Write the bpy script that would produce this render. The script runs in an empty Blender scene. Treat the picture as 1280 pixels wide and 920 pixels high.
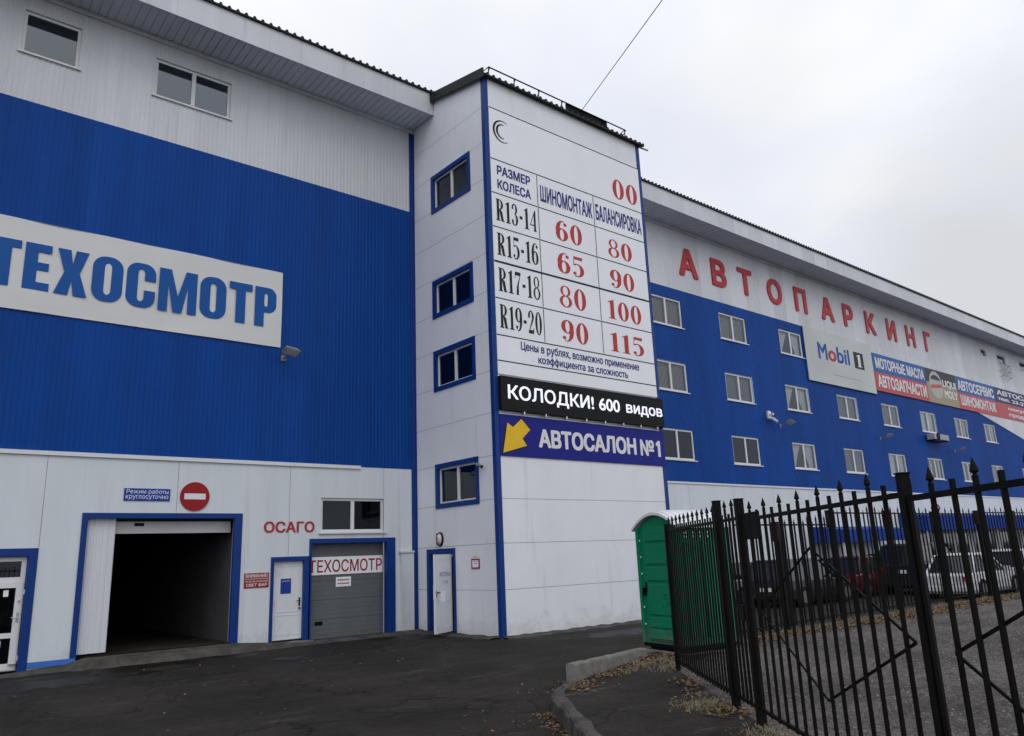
import bpy, bmesh, math, random
from mathutils import Vector, Matrix
random.seed(7)
PI = math.pi
SC = bpy.context.scene
COL = SC.collection

# ------------------------------------------------------------------ camera
CAM = Vector((-12.4087, -19.3580, 1.9197))
RM = [Vector((0.771404651589213, -0.635134507770488, -0.03923035235203537)),
      Vector((-0.12228355170324785, -0.2084559240480801, 0.9703570789725297)),
      Vector((0.6244850650651014, 0.743740737601754, 0.23847037288148604))]
FPX = 963.71
cd = bpy.data.cameras.new('camera')
cd.sensor_fit = 'HORIZONTAL'; cd.sensor_width = 36.0
cd.lens = 36.0 * FPX / 1280.0
cd.clip_start = 0.05; cd.clip_end = 3000
cam = bpy.data.objects.new('camera', cd); COL.objects.link(cam)
m3 = Matrix((RM[0], RM[1], -RM[2])).transposed()
cam.matrix_world = Matrix.Translation(CAM) @ m3.to_4x4()
SC.camera = cam

# ------------------------------------------------------------------ light
SUN_EL, SUN_AZ = math.radians(48), math.radians(208)      # azimuth from +Y, clockwise
w = bpy.data.worlds.new('World'); SC.world = w; w.use_nodes = True
nt = w.node_tree; nt.nodes.clear()
def N(t, ty, **k):
    n = t.nodes.new(ty)
    for a, b in k.items(): setattr(n, a, b)
    return n
out = N(nt, 'ShaderNodeOutputWorld'); bg = N(nt, 'ShaderNodeBackground'); bg.inputs['Strength'].default_value = 0.1
sky = N(nt, 'ShaderNodeTexSky', sky_type='NISHITA'); sky.sun_disc = False
sky.sun_elevation = SUN_EL; sky.sun_rotation = SUN_AZ; sky.air_density = 1.2; sky.dust_density = 3.0
tc = N(nt, 'ShaderNodeTexCoord')
sep = N(nt, 'ShaderNodeSeparateXYZ'); nt.links.new(tc.outputs['Generated'], sep.inputs[0])
zc = N(nt, 'ShaderNodeMath', operation='ADD'); zc.inputs[1].default_value = 0.25; nt.links.new(sep.outputs['Z'], zc.inputs[0])
zm = N(nt, 'ShaderNodeMath', operation='MAXIMUM'); zm.inputs[1].default_value = 0.1; nt.links.new(zc.outputs[0], zm.inputs[0])
dv = N(nt, 'ShaderNodeVectorMath', operation='SCALE')
inv = N(nt, 'ShaderNodeMath', operation='DIVIDE'); inv.inputs[0].default_value = 1.0; nt.links.new(zm.outputs[0], inv.inputs[1])
nt.links.new(tc.outputs['Generated'], dv.inputs[0]); nt.links.new(inv.outputs[0], dv.inputs['Scale'])
def sky_noise(scale, det, lo, hi, off):
    ad = N(nt, 'ShaderNodeVectorMath', operation='ADD'); ad.inputs[1].default_value = off; nt.links.new(dv.outputs[0], ad.inputs[0])
    nz = N(nt, 'ShaderNodeTexNoise'); nz.inputs['Scale'].default_value = scale; nz.inputs['Detail'].default_value = det; nz.inputs['Roughness'].default_value = 0.55
    nt.links.new(ad.outputs[0], nz.inputs['Vector'])
    mr = N(nt, 'ShaderNodeMapRange', interpolation_type='SMOOTHSTEP'); mr.inputs['From Min'].default_value = lo; mr.inputs['From Max'].default_value = hi
    nt.links.new(nz.outputs['Fac'], mr.inputs['Value']); return mr.outputs[0]
f1 = sky_noise(1.1, 5, 0.38, 0.66, (3.1, 1.7, 0.3))
f2 = sky_noise(0.7, 4, 0.50, 0.76, (9.4, 4.2, 2.1))
cl = N(nt, 'ShaderNodeMix', data_type='RGBA'); cl.inputs['A'].default_value = (9.0, 9.4, 10.9, 1); cl.inputs['B'].default_value = (10.8, 10.85, 10.8, 1)
nt.links.new(f1, cl.inputs['Factor'])
cl2 = N(nt, 'ShaderNodeMix', data_type='RGBA'); cl2.inputs['B'].default_value = (7.2, 7.3, 7.6, 1)
# a greyer bank of cloud stands over the far end of the building
bd = N(nt, 'ShaderNodeVectorMath', operation='DOT_PRODUCT'); bd.inputs[1].default_value = Vector((0.953, 0.171, 0.249)).normalized(); nt.links.new(tc.outputs['Generated'], bd.inputs[0])
bm_ = N(nt, 'ShaderNodeMapRange', interpolation_type='SMOOTHSTEP'); bm_.inputs['From Min'].default_value = 0.952; bm_.inputs['From Max'].default_value = 0.998; nt.links.new(bd.outputs['Value'], bm_.inputs['Value'])
b2 = N(nt, 'ShaderNodeMath', operation='MULTIPLY_ADD'); b2.inputs[1].default_value = 0.55; nt.links.new(f2, b2.inputs[0]); nt.links.new(bm_.outputs[0], b2.inputs[2])
sc2 = N(nt, 'ShaderNodeMath', operation='MULTIPLY'); sc2.use_clamp = True; sc2.inputs[1].default_value = 0.8; nt.links.new(b2.outputs[0], sc2.inputs[0])
nt.links.new(cl.outputs['Result'], cl2.inputs['A']); nt.links.new(sc2.outputs[0], cl2.inputs['Factor'])
mx = N(nt, 'ShaderNodeMix', data_type='RGBA'); mx.inputs['Factor'].default_value = 0.93
nt.links.new(sky.outputs[0], mx.inputs['A']); nt.links.new(cl2.outputs['Result'], mx.inputs['B'])
nt.links.new(mx.outputs['Result'], bg.inputs['Color']); nt.links.new(bg.outputs[0], out.inputs['Surface'])
sl = bpy.data.lights.new('sun', 'SUN'); sl.energy = 0.5; sl.angle = math.radians(25); sl.color = (1.0, 0.97, 0.93)
so = bpy.data.objects.new('sun', sl); COL.objects.link(so)
sd = Vector((math.sin(SUN_AZ) * math.cos(SUN_EL), math.cos(SUN_AZ) * math.cos(SUN_EL), math.sin(SUN_EL)))
so.rotation_euler = sd.to_track_quat('Z', 'Y').to_euler()
SC.view_settings.view_transform = 'Standard'; SC.view_settings.look = 'None'
SC.view_settings.gamma = 1.0; SC.view_settings.use_curve_mapping = False
SC.view_settings.exposure = 0.0

# ------------------------------------------------------------------ materials
def new_mat(name):
    m = bpy.data.materials.new(name); m.use_nodes = True
    t = m.node_tree; b = t.nodes['Principled BSDF']; return m, t, b
def pm(name, col, rough=0.5, var=0.0, scale=(2, 2, 2), detail=4, metal=0.0, spec=0.2, bump=0.0, bscale=40.0, emit=0.0, dirt=None, dirtcol=(0.2, 0.18, 0.15), sheetw=0.0, splash=0.0, buckle=0.0):
    m, t, b = new_mat(name)
    b.inputs['Base Color'].default_value = (*col, 1); b.inputs['Roughness'].default_value = rough
    b.inputs['Metallic'].default_value = metal; b.inputs['Specular IOR Level'].default_value = spec
    if emit:
        b.inputs['Emission Color'].default_value = (*col, 1); b.inputs['Emission Strength'].default_value = emit
    co = N(t, 'ShaderNodeTexCoord').outputs['Object']
    last = None
    if var:
        mp = N(t, 'ShaderNodeMapping'); mp.inputs['Scale'].default_value = scale; t.links.new(co, mp.inputs[0])
        nz = N(t, 'ShaderNodeTexNoise'); nz.inputs['Scale'].default_value = 1.0; nz.inputs['Detail'].default_value = detail; nz.inputs['Roughness'].default_value = 0.62
        t.links.new(mp.outputs[0], nz.inputs['Vector'])
        mr = N(t, 'ShaderNodeMapRange'); mr.inputs['From Min'].default_value = 0.25; mr.inputs['From Max'].default_value = 0.75
        mr.inputs['To Min'].default_value = 1 - var; mr.inputs['To Max'].default_value = 1 + var; t.links.new(nz.outputs['Fac'], mr.inputs['Value'])
        vm = N(t, 'ShaderNodeVectorMath', operation='SCALE'); vm.inputs[0].default_value = col; t.links.new(mr.outputs[0], vm.inputs['Scale'])
        last = vm.outputs[0]
    if dirt:
        # grime with a shape of its own: (scale xyz, threshold lo, hi, amount)
        mp = N(t, 'ShaderNodeMapping'); mp.inputs['Scale'].default_value = dirt[0]; t.links.new(co, mp.inputs[0])
        nz = N(t, 'ShaderNodeTexNoise'); nz.inputs['Scale'].default_value = 1.0; nz.inputs['Detail'].default_value = 6; nz.inputs['Roughness'].default_value = 0.65
        t.links.new(mp.outputs[0], nz.inputs['Vector'])
        mr = N(t, 'ShaderNodeMapRange'); mr.inputs['From Min'].default_value = dirt[1]; mr.inputs['From Max'].default_value = dirt[2]
        mr.inputs['To Max'].default_value = dirt[3]; t.links.new(nz.outputs['Fac'], mr.inputs['Value'])
        mixn = N(t, 'ShaderNodeMix', data_type='RGBA'); mixn.inputs['A'].default_value = (*col, 1); mixn.inputs['B'].default_value = (*dirtcol, 1)
        if last: t.links.new(last, mixn.inputs['A'])
        t.links.new(mr.outputs[0], mixn.inputs['Factor']); last = mixn.outputs['Result']
    if sheetw:
        sx = N(t, 'ShaderNodeSeparateXYZ'); t.links.new(co, sx.inputs[0]); sm_ = N(t, 'ShaderNodeMath', operation='ADD'); t.links.new(sx.outputs['X'], sm_.inputs[0]); t.links.new(sx.outputs['Y'], sm_.inputs[1])
        sv = N(t, 'ShaderNodeMath', operation='DIVIDE'); sv.inputs[1].default_value = sheetw; t.links.new(sm_.outputs[0], sv.inputs[0]); fl_ = N(t, 'ShaderNodeMath', operation='FLOOR'); t.links.new(sv.outputs[0], fl_.inputs[0])
        wn = N(t, 'ShaderNodeTexWhiteNoise', noise_dimensions='1D'); t.links.new(fl_.outputs[0], wn.inputs['W'])
        mr = N(t, 'ShaderNodeMapRange'); mr.inputs['To Min'].default_value = 0.90; mr.inputs['To Max'].default_value = 1.08; t.links.new(wn.outputs['Value'], mr.inputs['Value'])
        vm = N(t, 'ShaderNodeVectorMath', operation='SCALE'); t.links.new(last, vm.inputs[0]) if last else None
        if not last: vm.inputs[0].default_value = col
        t.links.new(mr.outputs[0], vm.inputs['Scale']); last = vm.outputs[0]
    if splash:
        sx = N(t, 'ShaderNodeSeparateXYZ'); t.links.new(co, sx.inputs[0])
        nz = N(t, 'ShaderNodeTexNoise'); nz.inputs['Scale'].default_value = 2.6; nz.inputs['Detail'].default_value = 7; nz.inputs['Roughness'].default_value = 0.7; t.links.new(co, nz.inputs['Vector'])
        ma = N(t, 'ShaderNodeMath', operation='MULTIPLY_ADD'); ma.inputs[1].default_value = -1.6; t.links.new(nz.outputs['Fac'], ma.inputs[0]); t.links.new(sx.outputs['Z'], ma.inputs[2])
        mr = N(t, 'ShaderNodeMapRange', interpolation_type='SMOOTHSTEP'); mr.inputs['From Min'].default_value = -0.85; mr.inputs['From Max'].default_value = -0.30; mr.inputs['To Min'].default_value = splash; mr.inputs['To Max'].default_value = 0.0; t.links.new(ma.outputs[0], mr.inputs['Value'])
        mixn = N(t, 'ShaderNodeMix', data_type='RGBA'); mixn.inputs['A'].default_value = (*col, 1); mixn.inputs['B'].default_value = (0.16, 0.145, 0.12, 1)
        if last: t.links.new(last, mixn.inputs['A'])
        t.links.new(mr.outputs[0], mixn.inputs['Factor']); last = mixn.outputs['Result']
    if buckle:
        mp = N(t, 'ShaderNodeMapping'); mp.inputs['Scale'].default_value = (1.1, 1.1, 0.45); t.links.new(co, mp.inputs[0])
        nz = N(t, 'ShaderNodeTexNoise'); nz.inputs['Scale'].default_value = 1.0; nz.inputs['Detail'].default_value = 2; t.links.new(mp.outputs[0], nz.inputs['Vector'])
        bp = N(t, 'ShaderNodeBump'); bp.inputs['Strength'].default_value = buckle; bp.inputs['Distance'].default_value = 0.06; t.links.new(nz.outputs['Fac'], bp.inputs['Height']); t.links.new(bp.outputs[0], b.inputs['Normal'])
    if last: t.links.new(last, b.inputs['Base Color'])
    if bump:
        nz = N(t, 'ShaderNodeTexNoise'); nz.inputs['Scale'].default_value = bscale; nz.inputs['Detail'].default_value = 5; t.links.new(co, nz.inputs['Vector'])
        bp = N(t, 'ShaderNodeBump'); bp.inputs['Strength'].default_value = bump; bp.inputs['Distance'].default_value = 0.02
        t.links.new(nz.outputs['Fac'], bp.inputs['Height']); t.links.new(bp.outputs[0], b.inputs['Normal'])
    return m
M = {}
DG = (0.30, 0.28, 0.25)
M['white_panel'] = pm('white_panel', (0.64, 0.685, 0.72), 0.4, 0.06, (1.5, 1.5, 0.25), dirt=((4.5, 4.5, 0.22), 0.57, 0.82, 0.5), dirtcol=DG, splash=.22, buckle=.35)
M['white_sheet'] = pm('white_sheet', (0.62, 0.635, 0.67), 0.42, 0.06, (1.2, 1.2, 0.2), dirt=((5.0, 5.0, 0.2), 0.55, 0.82, 0.5), dirtcol=DG, sheetw=1.15, buckle=.3)
M['tower_panel'] = pm('tower_panel', (0.78, 0.80, 0.835), 0.4, 0.05, (0.8, 0.8, 0.5), dirt=((3.5, 3.5, 0.25), 0.58, 0.84, 0.45), dirtcol=(0.34, 0.31, 0.26), splash=.22, buckle=.35)
M['blue_sheet'] = pm('blue_sheet', (0.0018, 0.053, 0.272), 0.5, 0.14, (1.4, 1.4, 0.25), spec=0.12, dirt=((5.0, 5.0, 0.16), 0.57, 0.85, 0.4), dirtcol=(0.03, 0.11, 0.33), sheetw=1.15, buckle=.4)
M['blue_trim'] = pm('blue_trim', (0.006, 0.038, 0.20), 0.4, 0.1, (3, 3, 1))
M['blue_ledge'] = pm('blue_ledge', (0.05, 0.16, 0.52), 0.45, 0.1, (3, 3, 1))
M['soffit'] = pm('soffit', (0.62, 0.65, 0.70), 0.5, 0.06)
M['roof_metal'] = pm('roof_metal', (0.016, 0.016, 0.018), 0.6, 0.2)
M['dark_metal'] = pm('dark_metal', (0.006, 0.0058, 0.0058), 0.6, 0.4, (9, 9, 3), spec=0.1, dirt=((14, 14, 6), 0.60, 0.78, 0.5), dirtcol=(0.022, 0.012, 0.008))
M['joint'] = pm('joint', (0.33, 0.34, 0.35), 0.8)
M['pvc'] = pm('pvc', (0.70, 0.71, 0.72), 0.35, 0.04)
M['pvc_old'] = pm('pvc_old', (0.55, 0.55, 0.55), 0.4, 0.08)
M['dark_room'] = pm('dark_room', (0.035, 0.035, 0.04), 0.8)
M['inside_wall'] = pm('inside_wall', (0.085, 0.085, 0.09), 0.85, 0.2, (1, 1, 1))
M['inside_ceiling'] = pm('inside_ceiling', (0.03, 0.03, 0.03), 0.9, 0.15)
M['curtain'] = pm('curtain', (0.80, 0.80, 0.76), 0.8, 0.08, (14, 14, 0.6))
M['blind'] = pm('blind', (0.46, 0.45, 0.45), 0.7, 0.08, (9, 9, 0.4))
M['grey_gate'] = pm('grey_gate', (0.125, 0.135, 0.15), 0.5, 0.10, (1.5, 1.5, 1.0), bump=0.1, bscale=120)
M['door_white'] = pm('door_white', (0.68, 0.70, 0.73), 0.35, 0.05, dirt=((3, 3, 2), 0.58, 0.8, 0.4), dirtcol=DG)
M['vinyl_white'] = pm('vinyl_white', (0.85, 0.87, 0.905), 0.45, 0.03, (1, 1, 1))
M['banner_cream'] = pm('banner_cream', (0.66, 0.67, 0.66), 0.55, 0.05, (0.8, 0.8, 2.5), bump=0.25, bscale=1.6)
M['letter_blue'] = pm('letter_blue', (0.006, 0.085, 0.33), 0.5, 0.06)
M['print_blue'] = pm('print_blue', (0.02, 0.03, 0.20), 0.5)
M['print_black'] = pm('print_black', (0.015, 0.015, 0.018), 0.5)
M['print_red'] = pm('print_red', (0.48, 0.045, 0.045), 0.5, 0.08, (6, 6, 6))
M['letter_red'] = pm('letter_red', (0.42, 0.028, 0.035), 0.45, 0.15, (2, 2, 2))
M['sign_red'] = pm('sign_red', (0.30, 0.012, 0.015), 0.4, 0.1)
M['sign_blue'] = pm('sign_blue', (0.014, 0.05, 0.30), 0.4, 0.1)
M['banner_blue'] = pm('banner_blue', (0.008, 0.012, 0.21), 0.5, 0.12, (1, 1, 1))
M['oil_blue'] = pm('oil_blue', (0.03, 0.12, 0.36), 0.5, 0.08)
M['oil_red'] = pm('oil_red', (0.50, 0.09, 0.10), 0.5, 0.08)
M['oil_dark'] = pm('oil_dark', (0.035, 0.04, 0.05), 0.5)
M['oil_navy'] = pm('oil_navy', (0.02, 0.03, 0.12), 0.5)
M['oil_tan'] = pm('oil_tan', (0.36, 0.30, 0.20), 0.5)
M['silver_print'] = pm('silver_print', (0.52, 0.55, 0.55), 0.35, 0.14, (0.25, 0.25, 0.25), detail=1)
M['bottle_silver'] = pm('bottle_silver', (0.40, 0.38, 0.35), 0.3)
M['text_white'] = pm('text_white', (0.75, 0.75, 0.76), 0.5)
M['text_grey'] = pm('text_grey', (0.35, 0.36, 0.38), 0.5)
M['arrow_yellow'] = pm('arrow_yellow', (0.80, 0.50, 0.02), 0.45, 0.06)
M['led_face'] = pm('led_face', (0.006, 0.006, 0.007), 0.6)
M['led_on'] = pm('led_on', (0.9, 0.92, 1.0), 0.5, emit=0.45)
M['toilet_green'] = pm('toilet_green', (0.003, 0.20, 0.10), 0.45, 0.14, (3, 3, 0.8), dirt=((7, 7, 2.5), 0.55, 0.78, 0.45), dirtcol=(0.06, 0.12, 0.08), splash=.55)
M['toilet_roof'] = pm('toilet_roof', (0.72, 0.74, 0.76), 0.4, 0.04)
M['concrete'] = pm('concrete', (0.20, 0.195, 0.18), 0.9, 0.28, (5, 5, 5), detail=8, bump=0.5, bscale=30, dirt=((3, 3, 3), 0.5, 0.75, 0.6), dirtcol=(0.05, 0.047, 0.04))
M['old_kerb'] = pm('old_kerb', (0.078, 0.073, 0.065), 0.95, 0.5, (4, 4, 4), detail=8, bump=0.6, bscale=25, dirt=((2.5, 2.5, 2.5), 0.48, 0.7, 0.7), dirtcol=(0.03, 0.028, 0.026))
M['leaf'] = pm('leaf', (0.13, 0.078, 0.042), 0.85, 0.6, (11, 11, 11), dirt=((17, 17, 17), 0.45, 0.6, 0.85), dirtcol=(0.26, 0.20, 0.13))
M['straw'] = pm('straw', (0.25, 0.21, 0.135), 0.9, 0.3, (9, 9, 9))
M['tyre'] = pm('tyre', (0.012, 0.012, 0.012), 0.8)
M['rim'] = pm('rim', (0.35, 0.36, 0.37), 0.35, metal=0.8)
M['car_glass'] = pm('car_glass', (0.012, 0.014, 0.016), 0.06, spec=0.8)
M['car_white'] = pm('car_white', (0.62, 0.63, 0.65), 0.25, spec=.5)
M['car_silver'] = pm('car_silver', (0.50, 0.52, 0.55), 0.25, metal=0.3, spec=.5)
M['car_red'] = pm('car_red', (0.06, 0.0035, 0.006), 0.2, spec=.5)
M['car_brown'] = pm('car_brown', (0.016, 0.011, 0.009), 0.22, spec=.5)
M['car_black'] = pm('car_black', (0.012, 0.012, 0.014), 0.22, spec=.5)
M['car_grey'] = pm('car_grey', (0.06, 0.075, 0.085), 0.25)
M['lamp_red'] = pm('lamp_red', (0.45, 0.01, 0.015), 0.25, emit=0.12)
M['plate'] = pm('plate', (0.75, 0.75, 0.75), 0.4)
M['chrome'] = pm('chrome', (0.55, 0.56, 0.57), 0.25, metal=0.9)
M['lamp_grey'] = pm('lamp_grey', (0.22, 0.22, 0.21), 0.35, 0.1)
M['lamp_glass'] = pm('lamp_glass', (0.55, 0.55, 0.50), 0.25)
M['cage_grey'] = pm('cage_grey', (0.30, 0.30, 0.31), 0.5)
M['rust'] = pm('rust', (0.022, 0.012, 0.009), 0.85, 0.3, (5, 5, 5))
M['canopy_blue'] = pm('canopy_blue', (0.008, 0.05, 0.30), 0.5, 0.1)

def glass_mat(name, tint, refl):
    m, t, b = new_mat(name); t.nodes.remove(b)
    o = t.nodes['Material Output']
    tr = N(t, 'ShaderNodeBsdfTransparent'); tr.inputs[0].default_value = (*tint, 1)
    gl = N(t, 'ShaderNodeBsdfGlossy'); gl.inputs['Roughness'].default_value = 0.02; gl.inputs['Color'].default_value = (0.80, 0.88, 1, 1)
    fr = N(t, 'ShaderNodeFresnel'); fr.inputs['IOR'].default_value = refl
    mxs = N(t, 'ShaderNodeMixShader'); t.links.new(fr.outputs[0], mxs.inputs[0]); t.links.new(tr.outputs[0], mxs.inputs[1]); t.links.new(gl.outputs[0], mxs.inputs[2])
    t.links.new(mxs.outputs[0], o.inputs['Surface']); return m
M['glass'] = glass_mat('glass', (0.62, 0.66, 0.66), 2.3)
M['glass_clear'] = glass_mat('glass_clear', (0.88, 0.90, 0.90), 1.6)
M['shop_glass'] = glass_mat('shop_glass', (0.25, 0.26, 0.27), 1.45)
M['glass_dark'] = glass_mat('glass_dark', (0.35, 0.37, 0.38), 1.7)

def asphalt_mat(name, base, stains=(), rough=0.85, pale=0.25, grain=1.0, tint=(1.14, 0.99, 0.84), con=1.0):
    """asphalt / gravel: aggregate speckle, tone patches, pale dust and damp stains at given spots"""
    m, t, b = new_mat(name); L = t.links
    pos = N(t, 'ShaderNodeNewGeometry').outputs['Position']
    def nz(scale, det, ro=0.6, vec=None):
        n = N(t, 'ShaderNodeTexNoise'); n.inputs['Scale'].default_value = scale; n.inputs['Detail'].default_value = det; n.inputs['Roughness'].default_value = ro
        L.new(vec or pos, n.inputs['Vector']); return n.outputs['Fac']
    def mr(v, a, b_, c, d, smooth=True):
        n = N(t, 'ShaderNodeMapRange'); n.inputs['From Min'].default_value = a; n.inputs['From Max'].default_value = b_
        n.inputs['To Min'].default_value = c; n.inputs['To Max'].default_value = d
        if smooth: n.interpolation_type = 'SMOOTHSTEP'
        L.new(v, n.inputs['Value']); return n.outputs[0]
    def mul(a, b_):
        n = N(t, 'ShaderNodeMath', operation='MULTIPLY'); L.new(a, n.inputs[0])
        if isinstance(b_, float): n.inputs[1].default_value = b_
        else: L.new(b_, n.inputs[1])
        return n.outputs[0]
    k = mul(mr(nz(0.45, 6), 0.32, 0.68, 0.70, 1.28), mr(nz(90 / grain, 3, 0.7), 0.3, 0.7, 1 - 0.48 * con, 1 + 0.5 * con))
    k = mul(k, mr(nz(5.0, 6, .7), 0.3, 0.7, 0.78, 1.22)); k = mul(k, mr(nz(28.0 / grain, 8, .85), 0.36, 0.64, 0.62, 1.42))
    wv = N(t, 'ShaderNodeTexVoronoi', feature='DISTANCE_TO_EDGE'); wv.inputs['Scale'].default_value = 0.42
    wa = N(t, 'ShaderNodeVectorMath', operation='ADD'); wn = N(t, 'ShaderNodeTexNoise'); wn.inputs['Scale'].default_value = 1.3; wn.inputs['Detail'].default_value = 5; L.new(pos, wn.inputs['Vector']); L.new(pos, wa.inputs[0]); L.new(wn.outputs['Color'], wa.inputs[1]); L.new(wa.outputs[0], wv.inputs['Vector'])
    k = mul(k, mr(wv.outputs['Distance'], 0.0, 0.014, 0.35 if con == 1.0 else 1.0, 1.0))
    # old repairs: angular patches of slightly other tone
    pv = N(t, 'ShaderNodeTexVoronoi', distance='CHEBYCHEV'); pv.inputs['Scale'].default_value = 0.19; pv.inputs['Randomness'].default_value = 0.8; L.new(pos, pv.inputs['Vector'])
    ps = N(t, 'ShaderNodeSeparateXYZ'); L.new(pv.outputs['Color'], ps.inputs[0]); k = mul(k, mr(ps.outputs['X'], 0.0, 1.0, 0.88, 1.12, False))
    # long drag marks along the wall
    tm = N(t, 'ShaderNodeMapping'); tm.inputs['Rotation'].default_value = (0, 0, -0.55); tm.inputs['Scale'].default_value = (0.10, 2.4, 1); L.new(pos, tm.inputs[0])
    k = mul(k, mr(nz(1.0, 6, 0.7, tm.outputs[0]), 0.35, 0.65, 0.90, 1.10))
    vo = N(t, 'ShaderNodeTexVoronoi'); vo.inputs['Scale'].default_value = 55 / grain; L.new(pos, vo.inputs['Vector'])
    k = mul(k, mr(vo.outputs['Distance'], 0.0, 0.5, 1.25, 0.85))
    mp = N(t, 'ShaderNodeMapping'); mp.inputs['Rotation'].default_value = (0, 0, 0.35); mp.inputs['Scale'].default_value = (0.35, 1.3, 1); L.new(pos, mp.inputs[0])
    pl = mr(nz(1.0, 7, 0.65, mp.outputs[0]), 0.56, 0.72, 0.0, pale)
    wet = None
    for (x, y, r, ex) in stains:
        s = N(t, 'ShaderNodeVectorMath', operation='SUBTRACT'); s.inputs[1].default_value = (x, y, 0); L.new(pos, s.inputs[0])
        q = N(t, 'ShaderNodeVectorMath', operation='MULTIPLY'); q.inputs[1].default_value = (1 / ex, 1, 0); L.new(s.outputs[0], q.inputs[0])
        ln = N(t, 'ShaderNodeVectorMath', operation='LENGTH'); L.new(q.outputs[0], ln.inputs[0])
        ad = N(t, 'ShaderNodeMath', operation='ADD'); L.new(ln.outputs['Value'], ad.inputs[0])
        L.new(mr(nz(1.6, 5), 0.2, 0.8, -0.6 * r, 0.6 * r), ad.inputs[1])
        v = mr(ad.outputs[0], r * 0.7, r * 1.15, 1.0, 0.0)
        if wet is None: wet = v
        else:
            mm = N(t, 'ShaderNodeMath', operation='MAXIMUM'); L.new(wet, mm.inputs[0]); L.new(v, mm.inputs[1]); wet = mm.outputs[0]
    cb = N(t, 'ShaderNodeVectorMath', operation='SCALE'); cb.inputs[0].default_value = tuple(base * c for c in tint); L.new(k, cb.inputs['Scale'])
    mi = N(t, 'ShaderNodeMix', data_type='RGBA'); mi.inputs['B'].default_value = (0.17, 0.165, 0.155, 1); L.new(cb.outputs[0], mi.inputs['A']); L.new(pl, mi.inputs['Factor'])
    col = mi.outputs['Result']
    if wet is not None:
        mi2 = N(t, 'ShaderNodeMix', data_type='RGBA'); mi2.inputs['B'].default_value = (0.007, 0.007, 0.0075, 1); L.new(col, mi2.inputs['A']); L.new(mul(wet, 0.82), mi2.inputs['Factor']); col = mi2.outputs['Result']
        L.new(mr(wet, 0, 1, rough, 0.5), b.inputs['Roughness'])
    else: b.inputs['Roughness'].default_value = rough
    L.new(col, b.inputs['Base Color']); b.inputs['Specular IOR Level'].default_value = 0.16
    bp = N(t, 'ShaderNodeBump'); bp.inputs['Strength'].default_value = 0.55; bp.inputs['Distance'].default_value = 0.012 * grain
    L.new(nz(60 / grain, 6, 0.75), bp.inputs['Height']); L.new(bp.outputs[0], b.inputs['Normal'])
    return m
M['asphalt'] = asphalt_mat('asphalt', 0.024, stains=((-7.6, -1.1, 0.7, 1.8), (-5.6, -0.9, 0.45, 1.6), (-9.6, -2.2, 0.8, 2.4), (-0.9, -0.9, 0.9, 1.2), (-4.0, -2.6, 0.5, 3.0), (2.5, -5.4, 0.5, 3.0)), pale=0.22)
M['pave'] = asphalt_mat('pave', 0.029, pale=0.5)
M['gravel'] = asphalt_mat('gravel', 0.085, pale=0.4, grain=2.6, tint=(1.10, 0.98, 0.93), con=1.6)

# ------------------------------------------------------------------ mesh helpers
class MB:
    def __init__(s): s.v = []; s.f = []
    def quad(s, a, b, c, d):
        n = len(s.v); s.v += [Vector(a), Vector(b), Vector(c), Vector(d)]; s.f.append((n, n + 1, n + 2, n + 3)); return s
    def poly(s, pts):
        n = len(s.v); s.v += [Vector(p) for p in pts]; s.f.append(tuple(range(n, n + len(pts)))); return s
    def hexa(s, p):           # 8 points: bottom ring 0-3 ccw seen from above, top ring 4-7
        n = len(s.v); s.v += [Vector(q) for q in p]
        for f in ((3, 2, 1, 0), (4, 5, 6, 7), (0, 1, 5, 4), (1, 2, 6, 5), (2, 3, 7, 6), (3, 0, 4, 7)): s.f.append(tuple(n + i for i in f))
        return s
    def box(s, x0, x1, y0, y1, z0, z1):
        return s.hexa([(x0, y0, z0), (x1, y0, z0), (x1, y1, z0), (x0, y1, z0), (x0, y0, z1), (x1, y0, z1), (x1, y1, z1), (x0, y1, z1)])
    def beam(s, a, b, wd, ht, up=(0, 0, 1)):
        a, b = Vector(a), Vector(b); d = (b - a).normalized(); u = Vector(up)
        if abs(d.dot(u)) > 0.98: u = Vector((1, 0, 0))
        r = d.cross(u).normalized(); u = r.cross(d).normalized()
        r = r * wd / 2; u = u * ht / 2
        return s.hexa([a - r - u, a + r - u, b + r - u, b - r - u, a - r + u, a + r + u, b + r + u, b - r + u])
    def tube(s, pts, rad, seg=8, cap=True):
        pts = [Vector(p) for p in pts]; rings = []
        for i, p in enumerate(pts):
            d = (pts[min(i + 1, len(pts) - 1)] - pts[max(i - 1, 0)]).normalized()
            u = Vector((0, 0, 1)) if abs(d.z) < 0.95 else Vector((1, 0, 0))
            r = d.cross(u).normalized(); u = r.cross(d)
            rr = rad[i] if isinstance(rad, (list, tuple)) else rad
            n = len(s.v); rings.append(n)
            for k in range(seg):
                a = 2 * PI * k / seg; s.v.append(p + r * math.cos(a) * rr + u * math.sin(a) * rr)
        for a, b in zip(rings, rings[1:]):
            for k in range(seg): s.f.append((a + k, a + (k + 1) % seg, b + (k + 1) % seg, b + k))
        if cap:
            s.f.append(tuple(rings[0] + k for k in reversed(range(seg)))); s.f.append(tuple(rings[-1] + k for k in range(seg)))
        return s
    def add(s, o):
        n = len(s.v); s.v += o.v; s.f += [tuple(n + i for i in f) for f in o.f]; return s
    def xf(s, mat): s.v = [mat @ v for v in s.v]; return s

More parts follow.
